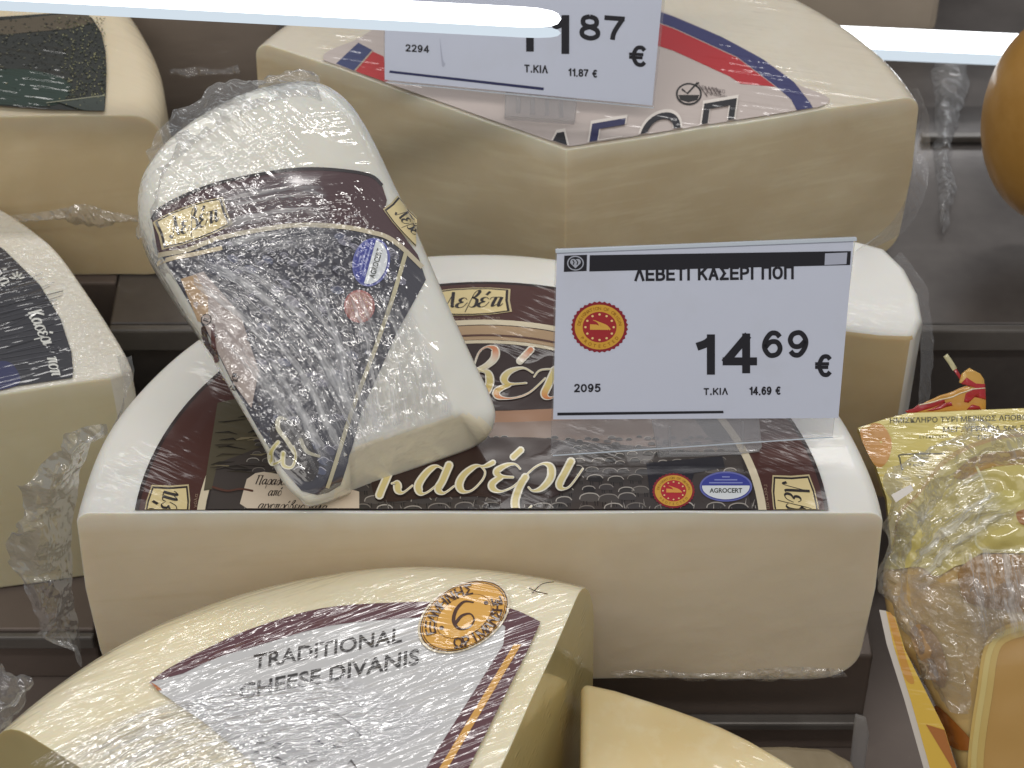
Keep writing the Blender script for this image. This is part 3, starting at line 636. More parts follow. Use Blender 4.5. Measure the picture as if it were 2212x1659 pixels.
# ================================================================== upper wheel, blue and red label
AX, AY = .035, .1765; ZU = .1203
T = thing('cheese_half', 'large film wrapped cheese with blue and red ring label, cut to a corner', 'cheese', (.05, .24, .03))
sector('cheese_body', T, (AX, AY), .03, .157, .09, 14.2, 150, .009, .014, [M['rind_up'], M['paste_up']], 8, .0009, 80, .006)
def cutp(a, side, off):
    a = math.radians(a); d = Vector((math.cos(a), math.sin(a), 0)); n = Vector((d.y, -d.x, 0))*side
    return (Vector((AX, AY, 0))-n*off, n)
CUTU = [cutp(14.2, 1, .0012), cutp(150, -1, .0012)]
A = Art()
# label disc
A.smooth([(1190, 330), (720, 150), (780, 80), (900, 20), (1060, -30), (1250, -30), (1380, 5), (1460, 36), (1558, 79), (1647, 127), (1716, 178), (1760, 235)], 'c4b8b2', 0)
A.poly([(1300, -20), (1456, 36), (1558, 79), (1647, 127), (1716, 178), (1750, 222), (1760, 240), (1722, 240), (1709, 215), (1675, 185), (1593, 123), (1456, 60), (1300, 4)], '3d3f6c', 1)
A.poly([(1300, 6), (1456, 62), (1593, 125), (1675, 187), (1600, 181), (1576, 165), (1456, 110), (1300, 60)], 'b63238', 1)
A.poly([(726, 137), (774, 92), (806, 109), (766, 153)], '434a70', 1); A.poly([(768, 153), (805, 111), (829, 122), (840, 190)], 'b83a3c', 1)
A.ribbon([(805, 109), (766, 153)], 3, 'b0a090', 2)
A.ell(1488, 203, 28, 24, '2c2a2a', 2); A.ell(1488, 203, 24, 20, 'c4b8b2', 3); A.poly([(1465, 205), (1511, 205), (1506, 216), (1488, 221), (1470, 216)], '2c2a2a', 4)
A.ribbon([(1473, 192), (1485, 202), (1507, 178)], 4, '2c2a2a', 4); A.ribbon([(1500, 186), (1510, 178)], 3, '2c2a2a', 4)
A.ribbon([(1510, 184), (1528, 208)], 2, '5a5050', 3)
for k in range(4): A.ribbon([(1522+k*8, 186+k), (1530+k*9, 200+k*2)], 2.5, '6b5f5d', 3)
A.text('ΕΛΛΗΝΙΚΟ', 1516, 184, 1566, 192, '6b5f5d', 3, 0, 0, .2); A.text('ΠΡΟΪΟΝ', 1526, 196, 1570, 203, '6b5f5d', 3, 0, 0, .2)
lab = A.build('label', M['ink_up'], T, flat(ZU+.0006), CUTU)
A = Art()
for (ch, x0, y0, x1, y1, c) in (('Δ', 1150, 296, 1240, 390, '26262a'), ('Ε', 1262, 270, 1352, 372, '33345a'), ('Ο', 1380, 252, 1470, 350, '2a2a30'), ('Π', 1508, 226, 1592, 322, '2a2a2e')):
    A.text(ch, x0-4, y0-6, x1+4, y1, 'e4dcd4', 5, .03, .15, -.17); A.text(ch, x0, y0, x1, y1, c, 6, .01, .15, -.17)
A.build('lettering', M['ink_up'], lab, flat(ZU+.0006), CUTU)
# film pulled over the right end
fa = [oz(u, v, .10) for u, v in [(1965, 190), (1985, 260), (1975, 360), (1935, 470), (1850, 540)]]
fb = [opl(u, v, fa[2], Vector((0, -.7, .7))) for u, v in [(1985, 190), (2008, 265), (1998, 400), (1952, 500), (1840, 552)]]
strip('wrap_edge', fa, fb, M['film_soft'], T, 50, 8, .0014, 80, (0, 0, 0), 3)
# ================================================================== top left wheel with the landscape label
T = thing('cheese_half', 'cream half wheel with dark green landscape label in the top left corner', 'cheese', (-.3, .26, .03))
sector('cheese_body', T, (-.305, .2), .03, .168, .09, 0, 180, .012, .016, [M['rind_tl'], M['paste_tl']], 5, .0009, 80, .004)
A = Art(); rng = random.Random(11)
edge = [(180, 24), (200, 40), (219, 70), (228, 110), (230, 150), (229, 200), (226, 240)]
A.poly([(-120, 44)]+edge+[(100, 236), (0, 228), (-120, 222)], '2c2e2a', 0)
A.poly([(-120, 44), (0, 44), (180, 26), (205, 48), (150, 62), (60, 70), (-120, 85)], '5a5040', 1)
A.smooth([(-60, 160), (60, 150), (150, 180), (120, 226), (0, 226), (-80, 222)], '26382f', 1)
for i in range(1700):
    x, y = rng.uniform(-60, 226), rng.uniform(34, 232); dens = .25+(.75 if x > 135 else 0)+(.3 if 70 < y < 130 else 0)
    if rng.random() > dens or (x < 140 and y > 150 and rng.random() < .8): continue
    c = rng.choice(['5f5e42', '77744f', '3b3d2c', '1c1e1c', '4d4e38', '8f8c68', '2e3a33', '252820']) if x > 120 else rng.choice(['1b1c1c', '47473a', '262a26', '6d6a52'])
    a = rng.uniform(-.4, .4)+(1.2 if x > 140 and rng.random() < .4 else 0); l = rng.uniform(2, 7)
    A.ribbon([(x, y), (x+l*.5*math.cos(a), y+l*.5*math.sin(a)+1), (x+l*math.cos(a), y+l*math.sin(a))], [.5, rng.uniform(1.2, 3.4), .5], c, rng.choice([2, 3, 4]))
A.poly([(118, 218), (226, 205), (226, 240), (180, 238)], '3f4640', 4); A.ribbon([(100, 222), (226, 206)], 2, '8d8d78', 5)
A.build('label', M['ink_up'], T, flat(.1213), [(Vector((0, .2012, 0)), Vector((0, -1, 0)))])
fa = [opl(u, v, Vector((0, .196, 0)), Vector((0, 1, 0))) for u, v in [(-30, 470), (60, 462), (130, 452), (180, 440), (230, 455), (300, 465), (345, 440)]]
fb = [opl(u, v, Vector((0, .193, 0)), Vector((0, 1, 0))) for u, v in [(-30, 480), (60, 475), (130, 472), (180, 492), (230, 488), (290, 478), (345, 470)]]
strip('wrap_seam', fa, fb, M['film'], T, 60, 8, .002, 120, (0, -.002, 0), 15)
# ================================================================== left side wheel, black label with white words
ZD = .078
arcD = catmull([(0, 450), (60, 490), (123, 542), (171, 608), (226, 690), (270, 759), (288, 798)], 4)
outl = [tuple(oz(u, v, ZD).xy) for u, v in arcD]
back = [(-.36, .188), (-.26, .190)]; fr = [tuple(oz(u, v, ZD).xy) for u, v in [(240, 814), (120, 832), (0, 850)]]+[(-.36, .045)]
pts = (outl+fr+back)[::-1]
n = len(pts); i0 = n-len(outl)-4
cutidx = [i for i in range(n) if pts[i] in fr and pts[(i+1) % n] in fr]
T = thing('cheese_half', 'white rinded cheese with black label and white lettering at the left edge, wrapped in film', 'cheese', (-.25, .12, ZD-.115))
prism('cheese_body', T, pts, ZD-.115, .115, [M['rind_d'], M['paste_d']], cutidx, .004, .0006, 6)
A = Art()
A.poly([(-150, 440), (-60, 490), (10, 540), (86, 615), (130, 687), (154, 759), (158, 800), (156, 816), (0, 839), (-150, 858)], '34343a', 0)
for i in range(22): A.ribbon([(rng.uniform(-60, 20), 640+i*8), (rng.uniform(80, 140), 590+i*9.5)], rng.uniform(.6, 1.6), rng.choice(['4b4b52', '55555c', '2a2a2f']), 1)
A.smooth([(-40, 800), (0, 780), (30, 790), (40, 830), (-40, 845)], '33365a', 1)
lab = A.build('label', M['ink_d'], T, flat(ZD+.0009), ())
A = Art()
def along(art, body, x, y, h, deg, col, sp=.62, bold=.0, shear=.15, turn=0.):
    a = math.radians(deg)
    for ch in body:
        art.rtext(ch, x, y, h, a, col, 2, bold, shear); k = .45 if ch in 'ι ί' else 1.; x += math.cos(a)*h*sp*1.45*k; y -= math.sin(a)*h*sp*1.45*k; a += math.radians(turn)
script(A, 'Βεργίνα', -52, 548, 20, 'c9c9c4', 2, math.radians(-52), .15, .1, .22, .72)
script(A, 'Κασέρι', 60, 676, 19, 'd6d6d0', 2, math.radians(-64), .15, .12, .24, .74); script(A, 'ποπ', 101, 772, 19, 'd6d6d0', 2, math.radians(-76), .15, .12, .24, .74)
for k in range(5):
    a = math.radians(90+40*(k-2)); A.ell(37+10*math.cos(a), 602-10*math.sin(a), 7, 2.4, 'b9b9b2', 2, rot=-a, n=12)
A.build('lettering', M['ink_d'], lab, flat(ZD+.0009), ())
fa = [oz(u, v, ZD+.001) for u, v in [(250, 770), (262, 800), (268, 830), (262, 880), (240, 930)]]
fb = [opl(u, v, fa[2]+Vector((0, -.004, 0)), Vector((0, -.7, .7))) for u, v in [(285, 770), (292, 800), (278, 850), (262, 900), (235, 950)]]
strip('wrap_corner', fa, fb, M['film'], T, 30, 10, .002, 100, (0, 0, 0), 21)
# ================================================================== bottom yellow wheel and the wedge lying on it
T = thing('round_cheese', 'plain pale yellow round cheese beside the film wrapped wedge at the bottom', 'cheese', (.05, -.1, -.05))
prism('cheese_body', T, [tuple(oz(u, v, .03).xy) for u, v in [(1256, 1468), (1330, 1484), (1400, 1505), (1460, 1525), (1500, 1540), (1560, 1564), (1620, 1592), (1680, 1624), (1740, 1660), (1840, 1735), (1940, 1830), (1980, 1900), (1250, 1900), (1254, 1660)]][::-1], -.0697, .0997, [M['rind_y2'], M['paste_y']], (), .0035, .0006, 12)
T = thing('cheese_wedge', 'yellow cheese wedge with orange round sticker and maroon bordered label under wrinkled film', 'cheese', (-.03, -.09, -.04))
sector('cheese_body', T, (-.0204, -.1861), -.0400, .1865, .1177, 70.0, 145.5, .024, .006, [M['rind_y'], M['paste_y']], 14, .0008, 70, .0045, .042)
ZF = .0789
A = Art()
outer = catmull([(322, 1474), (365, 1443), (440, 1404), (540, 1359), (694, 1314), (865, 1301), (1000, 1302), (1101, 1314), (1168, 1343)], 6)
inner = catmull([(395, 1455), (470, 1420), (540, 1399), (711, 1352), (882, 1335), (1000, 1334), (1075, 1345), (1100, 1362)], 6)
A.poly(outer+[(1142, 1400), (1012, 1659), (950, 1780), (640, 1780), (560, 1659), (440, 1560), (345, 1495)], 'c9c8c8', 0)
A.poly(outer+inner[::-1], '5b3038', 1)
A.poly([(1168, 1343), (1142, 1400), (1012, 1659), (945, 1790), (855, 1790), (920, 1659), (1087, 1393), (1092, 1352)], '5b3038', 2)
A.poly([(1126, 1392), (963, 1666), (900, 1780), (882, 1780), (946, 1664), (1110, 1392)], 'd9a24a', 3)
A.poly([(325, 1473), (338, 1480), (350, 1490), (341, 1492)], 'b56a35', 3)
A.brush([(640, 1550), (690, 1535), (740, 1550), (780, 1590)], 2.5, 3.5, '45403f', 2)
for i in range(16):
    x, y = rng.uniform(540, 760), rng.uniform(1590, 1660); A.ribbon([(x, y), (x+rng.uniform(5, 18), y+rng.uniform(-10, 6)), (x+rng.uniform(10, 30), y+rng.uniform(-4, 10))], [1, rng.uniform(3, 7), 1], rng.choice(['2f2c30', '2d2d45', '4a4644']), 2)
lab = A.build('label', M['ink_y'], T, flat(ZF), ())
A = Art()
A.text('TRADITIONAL', 548, 1414, 868, 1446, '3a3534', 2, .012, .05, -.185); A.text('CHEESE DIVANIS', 517, 1478, 905, 1512, '322e2d', 2, .016, .05, -.2)
A.build('lettering', M['ink_y'], lab, flat(ZF), ())
A = Art(); cx, cy, ro = 1002, 1331, math.radians(-30)
for k, c, l in ((1.0, 'd9cbb0', 4), (.95, '4a2c20', 5), (.925, 'dca64e', 6), (.905, '4a2c20', 7), (.885, 'dca64e', 8), (.60, '8a5a28', 9), (.585, 'dfaa52', 10)): A.ell(cx, cy, 108*k, 69*k, c, l, rot=ro)
def el(a, k):
    x, y = 108*k*math.cos(a), 69*k*math.sin(a); return (cx+x*math.cos(-ro)-y*math.sin(-ro), cy-(x*math.sin(-ro)+y*math.cos(-ro)))
def ring6(word, a0, a1, inside, hgt):
    for i, ch in enumerate(word):
        a = math.radians(a0+(a1-a0)*i/(len(word)-1)); p = el(a, .73); b = el(a+.02, .73)
        tx, ty = b[0]-p[0], -(b[1]-p[1]); tang = math.atan2(ty, tx)+(0 if inside else PI)
        A.rtext(ch, p[0], p[1], hgt, tang, '43271c', 11, .02)
ring6('ΕΞΑΜΗΝΗΣ', 171, 62, False, 21); ring6('ΩΡΙΜΑΝΣΗΣ', 240, 352, True, 21)
A.brush([(1022, 1301), (1002, 1300), (985, 1318), (980, 1342), (992, 1358), (1012, 1356), (1024, 1340), (1016, 1326), (998, 1330), (985, 1345)], 3.5, 8, '4a2c20', 11)
A.ell(1050, 1302, 5, 4.5, '4a2c20', 11, n=14); A.ell(954, 1356, 5, 4.5, '4a2c20', 11, n=14)
A.build('round_sticker', M['ink_up'], T, flat(ZF), ())
fa = [oz(u, v, .0806) for u, v in [(60, 1650), (220, 1560), (380, 1505), (540, 1475), (720, 1450)]]
fb = [oz(u, v, .0806) for u, v in [(460, 1780), (580, 1720), (720, 1670), (840, 1620), (960, 1560)]]
strip('wrap_fold', fa, fb, M['film_fold'], T, 90, 60, .0007, 160, (0, 0, .001), 83)
def hair(pts, z):
    cu = bpy.data.curves.new('stray_hair', 'CURVE'); cu.dimensions = '3D'; cu.bevel_depth = .00016; sp = cu.splines.new('POLY')
    q = catmull(pts, 8); sp.points.add(len(q)-1)
    for i, (u, v, dz) in enumerate(q): p = oz(u, v, z+dz); sp.points[i].co = (p.x, p.y, p.z, 1)
    o = bpy.data.objects.new('stray_hair', cu); COL.objects.link(o)
    me = bpy.data.meshes.new_from_object(o.evaluated_get(bpy.context.evaluated_depsgraph_get())); bpy.data.objects.remove(o)
    return mk('stray_hair', me, M['hair'])
tag(hair([(1143, 1270, .0005), (1160, 1278, .001), (1183, 1283, .0003)], .0775), 'short straight dark hair beside the orange sticker', 'hair')
tag(hair([(1150, 1281, .0006), (1170, 1262, .002), (1196, 1257, .0006)], .0775), 'short curved dark hair crossing another at the wedge corner', 'hair')
# ================================================================== leaning wedge, wrapped in crushed film
class Blob:
    def __init__(s, outline, O, n, c, roll, crown=0., depth=.03, sub=6):
        s.O, s.n, s.c = Vector(O), Vector(n).normalized(), c
        pts = catmull([tuple(p[:2])+(r,) for p, r in zip(outline, roll)], sub, True)
        s.tab = sorted([(math.atan2(p[1]-c[1], p[0]-c[0]), math.hypot(p[0]-c[0], p[1]-c[1]), max(p[2], 4)) for p in pts]); s.crown = crown; s.depth = depth
        s.m = 1/5700.
    def rho(s, a):
        T = s.tab; n = len(T); lo, hi = 0, n
        while lo < hi:
            mid = (lo+hi)//2
            if T[mid][0] < a: lo = mid+1
            else: hi = mid
        A, B = T[(lo-1) % n], T[lo % n]; d = (B[0]-A[0]) % (2*PI); t = ((a-A[0]) % (2*PI))/d if d > 1e-9 else 0
        return A[1]+(B[1]-A[1])*t, A[2]+(B[2]-A[2])*t
    def at(s, U, V, off=0.):
        dx, dy = U-s.c[0], V-s.c[1]; r, rl = s.rho(math.atan2(dy, dx)); k = min(math.hypot(dx, dy)/r, 1.)
        k0 = max(0., 1-rl/r); q = max(0., (k-k0)/(1-k0)); b = -rl*s.m*((1-math.sqrt(max(0, 1-q*q))) if rl < 88 else 1.25*q)-s.crown*k*k
        b += .0006*noise.noise(Vector((U*.012, V*.012, 4)))
        return opl(U, V, s.O, s.n)+s.n*(b+off)
    def mesh(s, name, parent, mats, depth_fn, matfn=None, ks=(1, .99, .975, .955, .93, .9, .87, .85, .83, .81, .79, .77, .75, .72, .66, .55, .42, .28, .14), seed=0):
        bm = bmesh.new(); N = len(s.tab); rings = []
        for k in ks: rings.append([bm.verts.new(s.at(s.c[0]+r*k*math.cos(a), s.c[1]+r*k*math.sin(a))) for a, r, _ in s.tab])
        ce = bm.verts.new(s.at(*s.c)); back = []
        for m in (.25, .5, .75, 1.):
            back.append([bm.verts.new(v.co-s.n*depth_fn(s.c[0]+r*math.cos(a), s.c[1]+r*math.sin(a))*m-(v.co-ce.co)*.06*m) for v, (a, r, _) in zip(rings[0], s.tab)])
        allr = back[::-1]+rings
        for A_, B_ in zip(allr[:-1], allr[1:]):
            for i in range(N): bm.faces.new((A_[i], A_[(i+1) % N], B_[(i+1) % N], B_[i]))
        for i in range(N): bm.faces.new((rings[-1][i], rings[-1][(i+1) % N], ce))
        bm.faces.new(back[-1])
        if matfn:
            for f in bm.faces:
                u, v = pr(f.calc_center_median()); f.material_index = matfn(s, u, v)
        bmesh.ops.recalc_face_normals(bm, faces=bm.faces)
        return mk(name, bm, mats, parent)
OUT = [(690, 1090, 60), (648, 1070, 24), (612, 1030, 18), (570, 950, 20), (520, 860, 25), (470, 760, 30), (400, 645, 40), (350, 555, 55), (318, 480, 60), (312, 420, 60), (328, 360, 55), (375, 300, 50), (455, 240, 55), (545, 195, 60), (640, 172, 65), (708, 178, 65), (765, 220, 60), (812, 295, 50), (855, 390, 40), (898, 480, 34), (938, 575, 28), (985, 685, 24), (1030, 785, 22), (1060, 850, 22), (1073, 900, 30), (1058, 948, 92), (970, 985, 92), (870, 1022, 92), (780, 1058, 90)]
el_ = math.radians(48); ya = math.radians(20)
nW = Vector((math.sin(ya)*math.cos(el_), -math.cos(ya)*math.cos(el_), math.sin(el_)))
OW = oz(850, 1030, .1075)
OUT = [(670+(x-670)*1.022, 660+(y-660)*(1.03 if y < 660 else 1.), r) for x, y, r in OUT]
BW = Blob([o[:2] for o in OUT], OW, nW, (660, 640), [o[2] for o in OUT], .004)
M['paste_w'] = pbr('wedge_paste', 'e4dcc6', .45, sss=.35, sr=.004, coat=.8, crough=.1, film=TIGHT, bump=BB, spec=.3)
T = thing('cheese_wedge', 'white cheese wedge in glittering crushed film leaning on the kasseri half wheel', 'cheese', oz(850, 1050, .09))
def lower_face(s, u, v):
    dx, dy = u-s.c[0], v-s.c[1]; r, rl = s.rho(math.atan2(dy, dx)); return 1 if rl > 75 and math.hypot(dx, dy) > r-rl*.95 else 0
BW.mesh('cheese_body', T, [M['cheese_w'], M['paste_w']], lambda U, V: .012+.034*min(1, max(0, (1000-V)/700)), lower_face)
A = Art()
right = [(828, 398), (838, 430), (832, 455), (860, 490), (905, 548), (923, 602), (858, 718), (783, 885), (742, 1046), (716, 1062), (690, 1068)]
top = catmull([(330, 470), (348, 447), (410, 416), (480, 392), (560, 376), (640, 365), (720, 366), (800, 376), (828, 398)], 5)
left = [(655, 1060), (612, 1012), (560, 925), (510, 835), (465, 742), (400, 632), (345, 535)]
A.poly(top[:-1]+right+left, '3c3a44', 0)
low = catmull([(345, 545), (400, 540), (470, 515), (560, 497), (640, 487), (730, 489), (800, 500), (850, 518), (915, 575)], 5)
A.poly(top[:-1]+[(828, 398), (838, 430), (832, 455), (860, 490), (905, 548), (915, 575)]+low[::-1][1:], '4a2c30', 1)
A.ribbon(top, 7, '2a2022', 2)
A.ribbon(low, 10, 'c9bda2', 3)
A.ribbon([(345, 560), (420, 548), (480, 535)], 9, 'd8c8a8', 3)
A.poly([(392, 600), (440, 585), (520, 680), (560, 800), (545, 880), (510, 830), (462, 735)], 'b3a49c', 1); A.poly([(392, 600), (425, 592), (450, 640), (452, 700), (430, 690)], 'bb9c78', 2)
A.ell(447, 688, 11, 12, '2c2725', 3, n=24); A.ell(447, 688, 9, 10, 'b3a49c', 4, n=24); A.rtext('R', 447, 688, 11, math.radians(70), '2c2725', 5, .02)
A.brush([(442, 706), (450, 735), (470, 765)], 4, 9, '3a2320', 4); A.brush([(462, 703), (463, 735), (472, 775)], 5, 8, '5a2f2a', 4)
along(A, 'εις', 505, 835, 17, 82, '352a28', .6)
for i in range(5): A.ell(455+i*12, 570+i*6, 12, 17, '2a2b45', 2, rot=.5, n=20)
for i in range(220):     # the flock printed on the label
    x, y = rng.uniform(470, 880), rng.uniform(510, 1030)
    if x < 470+(y-560)*.35 or x > 900-(y-560)*.42: continue
    wd = rng.uniform(14, 30); c = rng.choice(['4a4852', '5e5c68', '33323c', '2c2b38', '565a70', '787684'])
    A.ell(x, y, wd*.55, wd*.3, c, 2, rot=.4+rng.uniform(-.4, .4), n=12)
    A.ribbon(catmull([(x-wd*.5, y), (x, y-wd*.3), (x+wd*.5, y)], 4), 1.8, rng.choice(['a8a6b0', '8d8b98', 'c2c0c8']), 3)
A.ribbon(catmull([(879, 542), (851, 636), (814, 742), (760, 890), (711, 1053)], 6), 9, 'c4bb9a', 4)
A.smooth([(585, 935), (610, 905), (650, 920), (690, 1000), (670, 1040), (620, 1010)], '2b2220', 3.5)
lab = A.build('label', M['ink_w'], T, lambda U, V, l: BW.at(U, V, .0006+l*.00011), (), 14)
A = Art()
for st in ([(602, 955), (588, 975), (592, 1000), (610, 992), (613, 978)], [(613, 978), (614, 1004), (632, 1008), (640, 985), (634, 965)]):
    q = st; A.brush(q, 7, 11, 'd8d2b8', 6); A.brush(q, 2, 6, 'c6b970', 7)
A.brush([(618, 905), (604, 902), (602, 925), (620, 950), (638, 978)], 5, 10, 'd8d2b8', 6); A.brush([(650, 950), (664, 975), (690, 985)], 5, 9, 'b8b298', 6)
A.build('lettering', M['ink_w'], lab, lambda U, V, l: BW.at(U, V, .0006+l*.00011), (), 14)
A = Art()
def cart_at(cx, cy, deg, sx=1.):
    a = math.radians(deg); c, q = math.cos(a), math.sin(a)
    return lambda x, y: (cx+x*c*sx+y*q, cy-x*q*sx+y*c)
cartouche(A, cart_at(417, 480, 19), 0, 'Λεβέτι', 142, 66, 4)
A.build('name_scroll', M['ink_w'], lab, lambda U, V, l: BW.at(U, V, .0006+l*.00011), (), 14)
A = Art(); cartouche(A, cart_at(892, 483, -47), 0, 'Λεβέτι', 120, 50, 4)
A.build('name_scroll', M['ink_w'], lab, lambda U, V, l: BW.at(U, V, .0006+l*.00011), [(BW.at(906, 500), Vector((1, 0, 0)))], 14)
A = Art(); agro(A, 802, 566, 50, 36, 4, math.radians(74)); A.build('certification_badge', M['ink_w'], lab, lambda U, V, l: BW.at(U, V, .0006+l*.00011), (), 14)
A = Art(); pdo(A, 776, 662, 34, 36, 4, 'c9968a', 'b5645c', 'b9837a', 'd8b0a4'); A.build('origin_seal', M['ink_w'], lab, lambda U, V, l: BW.at(U, V, .0006+l*.00011), (), 14)
fa = [BW.at(u, v, .001) for u, v in [(345, 470), (350, 380), (410, 320), (490, 265), (570, 225), (640, 205), (700, 215)]]
fb = [opl(u, v, OW-nW*.022, nW) for u, v in [(300, 520), (303, 420), (325, 320), (390, 240), (470, 190), (555, 168), (625, 152), (700, 168)]]
strip('wrap_top', fa, fb, M['film'], T, 80, 22, .004, 85, tuple(nW*.004), 31, .002)
fa = [BW.at(u, v, .0022) for u, v in [(470, 545), (600, 590), (720, 700), (800, 830), (850, 930)]]
fb = [BW.at(u, v, .0020) for u, v in [(352, 545), (445, 700), (545, 850), (640, 985), (700, 1045)]]
strip('wrap_fold', fa, fb, M['film_fold'], T, 90, 60, .0007, 200, tuple(nW*.0015), 33)
fa = [BW.at(u, v, .0020) for u, v in [(455, 405), (540, 385), (620, 372), (690, 372)]]
fb = [BW.at(u, v, .0020) for u, v in [(490, 560), (570, 550), (650, 540), (740, 535)]]
strip('wrap_fold', fa, fb, M['film_fold'], T, 60, 50, .0007, 200, tuple(nW*.0012), 35)
fa = [BW.at(u, v, .0020) for u, v in [(650, 600), (690, 720), (720, 850), (740, 960)]]
fb = [BW.at(u, v, .0020) for u, v in [(880, 640), (920, 740), (960, 830), (990, 900)]]
strip('wrap_fold', fa, fb, M['film_fold'], T, 60, 50, .0007, 200, tuple(nW*.0010), 39)
fa = [BW.at(u, v, .0008) for u, v in [(325, 470), (350, 545), (400, 630), (450, 715), (470, 760)]]
fb = [opl(u, v, OW-nW*.02, nW) for u, v in [(302, 440), (318, 530), (352, 600), (415, 690), (462, 765)]]
strip('wrap_side', fa, fb, M['film'], T, 50, 10, .003, 100, (0, 0, 0), 37)
# ================================================================== price signs
def sign(label, base_uv, z, lean, yaw, card, sleeve, clip, slots, draw):
    l, y = math.radians(lean), math.radians(yaw); n = Vector((math.sin(y)*math.cos(l), -math.cos(y)*math.cos(l), math.sin(l)))
    O = oz(*base_uv, z); T = thing('price_sign', label, 'price sign', O)
    on = lambda U, V, q=0.: opl(U, V, O, n)+n*q
    s = slab('sleeve', T, [on(u, v, -.0012) for u, v in sleeve], -n*.0009, M['clear_sleeve']); bev(s, .0003, 2)
    for a, b in ((0, 1), (2, 3)):
        pass
    e0, e1 = sleeve[0], sleeve[1]
    slab('top_rail', T, [on(e0[0], e0[1], .0009), on(e1[0], e1[1], .0009), on(e1[0], e1[1]+6, .0009), on(e0[0], e0[1]+6, .0009)], -n*.0018, M['rail'])  # highlight on the sleeve's top rail, put in as a pale strip
    q0, q1 = sleeve[3], sleeve[2]
    slab('fold_line', T, [on(q0[0]+4, q0[1]-1.6, .0002), on(q1[0], q1[1]-1.6, .0002), on(q1[0], q1[1], .0002), on(q0[0]+4, q0[1], .0002)], -n*.0006, M['rail'])  # bright line of the lower fold, a highlight put in as colour
    c = slab('card', T, [on(u, v) for u, v in card], -n*.0005, M['card_paper'])
    A = Art(); draw(A); A.build('print', M['ink_card'], c, lambda U, V, l: on(U, V, .0001+l*.00008))
    k = slab('clip', T, [on(u, v, -.0022) for u, v in catmull(clip, 3, True)] if len(clip) > 6 else [on(u, v, -.0022) for u, v in clip], -n*.003, M['clear_clip']); bev(k, .0006, 2)
    for (x0, y0, x1, y1) in slots: slab('rib', k, [on(u, v, -.0016) for u, v in [(x0, y0), (x1, y0), (x1, y1), (x0, y1)]], -n*.0005, M['clear_clip'])
    return T
M['card_paper'] = pbr('card_paper', 'c8cddd', .5, coat=.1, crough=.25, bump=[(25, None, .0006, 1.)], mottle=[(40, .55, .75, 'c2c6d2', .5)], spec=.3)
INK = '26252b'
def draw1(A):
    A.poly([(1219, 552), (1268, 550), (1267, 585), (1218, 587)], INK, 1)
    A.ell(1243, 568, 18, 16, 'a8acb8', 2); A.ell(1243, 568, 15.5, 13.5, INK, 3); A.ell(1238, 565, 6.5, 6.5, 'a8acb8', 4, n=20); A.ell(1248, 565, 6.5, 6.5, 'a8acb8', 4, n=20); A.poly([(1232, 568), (1254, 568), (1243, 579)], 'a8acb8', 4)
    for x in (1239, 1247): A.ribbon([(x-2, 561), (x+1, 566), (x-1, 571)], 2.4, INK, 5)
    A.poly([(1274, 551), (1838, 542), (1836, 572), (1273, 586)], INK, 1); A.poly([(1782, 547), (1830, 545), (1828, 570), (1781, 572)], 'aeb2c2', 2)
    stext(A, 'ΛΕΒΕΤΙ ΚΑΣΕΡΙ ΠΟΠ', 1371, 578, 1714, 607, INK, 1, .19, -.012)
    pdo(A, 1295, 706, 61, 55, 1, 'd3a23e', '8a2633', 'a12d33', 'd8a74c')
    stext(A, '1', 1497, 722, 1544, 809, INK, 1, .2); stext(A, '4', 1560, 720, 1636, 806, INK, 1, .2)
    stext(A, '69', 1645, 714, 1747, 773, INK, 1, .18, -.012); stext(A, '€', 1760, 765, 1797, 814, INK, 1, .19, 0)
    stext(A, '2095', 1240, 829, 1297, 847, INK, 1, .19, -.01); stext(A, 'Τ.ΚΙΛ', 1520, 838, 1572, 853, INK, 1, .19, -.01); stext(A, '14,69 €', 1618, 835, 1686, 853, INK, 1, .19, -.01)
    A.poly([(1204, 891), (1562, 887), (1563, 892), (1204, 897)], INK, 1)
sign('white price card reading 14,69 euro in a clear holder on the kasseri half wheel', (1530, 994), .0905, 25, 2,
     [(1203, 545), (1844, 520), (1811, 903), (1195, 906)], [(1200, 539), (1850, 513), (1800, 945), (1190, 985)],
     [(1408, 908), (1640, 895), (1648, 972), (1640, 982), (1440, 1001), (1424, 996)], [(1446, 925, 1450, 985), (1604, 915, 1608, 972), (1450, 981, 1604, 985)], draw1)
def draw2(A):
    stext(A, '1', 1112, 27, 1152, 110, INK, 1, .2, .04); stext(A, '1', 1186, 31, 1229, 115, INK, 1, .2, .04)
    stext(A, '87', 1252, 29, 1350, 86, INK, 1, .18, .07); stext(A, '€', 1358, 97, 1397, 143, INK, 1, .19, .05)
    stext(A, '2294', 876, 95, 927, 111, INK, 1, .19, .06); stext(A, 'Τ.ΚΙΛ', 1133, 139, 1183, 156, INK, 1, .19, .05); stext(A, '11,87 €', 1227, 147, 1290, 164, INK, 1, .19, .06)
    A.poly([(842, 152), (1175, 189), (1174, 195), (841, 157)], '33365a', 1)
    A.smooth([(950, 232-150), (957, 128), (962, 138), (955, 141)], 'b0b4c6', 1)
sign('white price card reading 11,87 euro on the large rear cheese', (1168, 270), .1215, 25, -7,
     [(832, -150), (1440, -110), (1409, 228), (831, 172)], [(826, -158), (1448, -118), (1412, 234), (829, 178)],
     [(1090, 200), (1245, 214), (1240, 272), (1088, 262)], [(1114, 211, 1123, 246), (1145, 213, 1154, 249), (1176, 216, 1185, 252), (1207, 219, 1216, 255)], draw2)
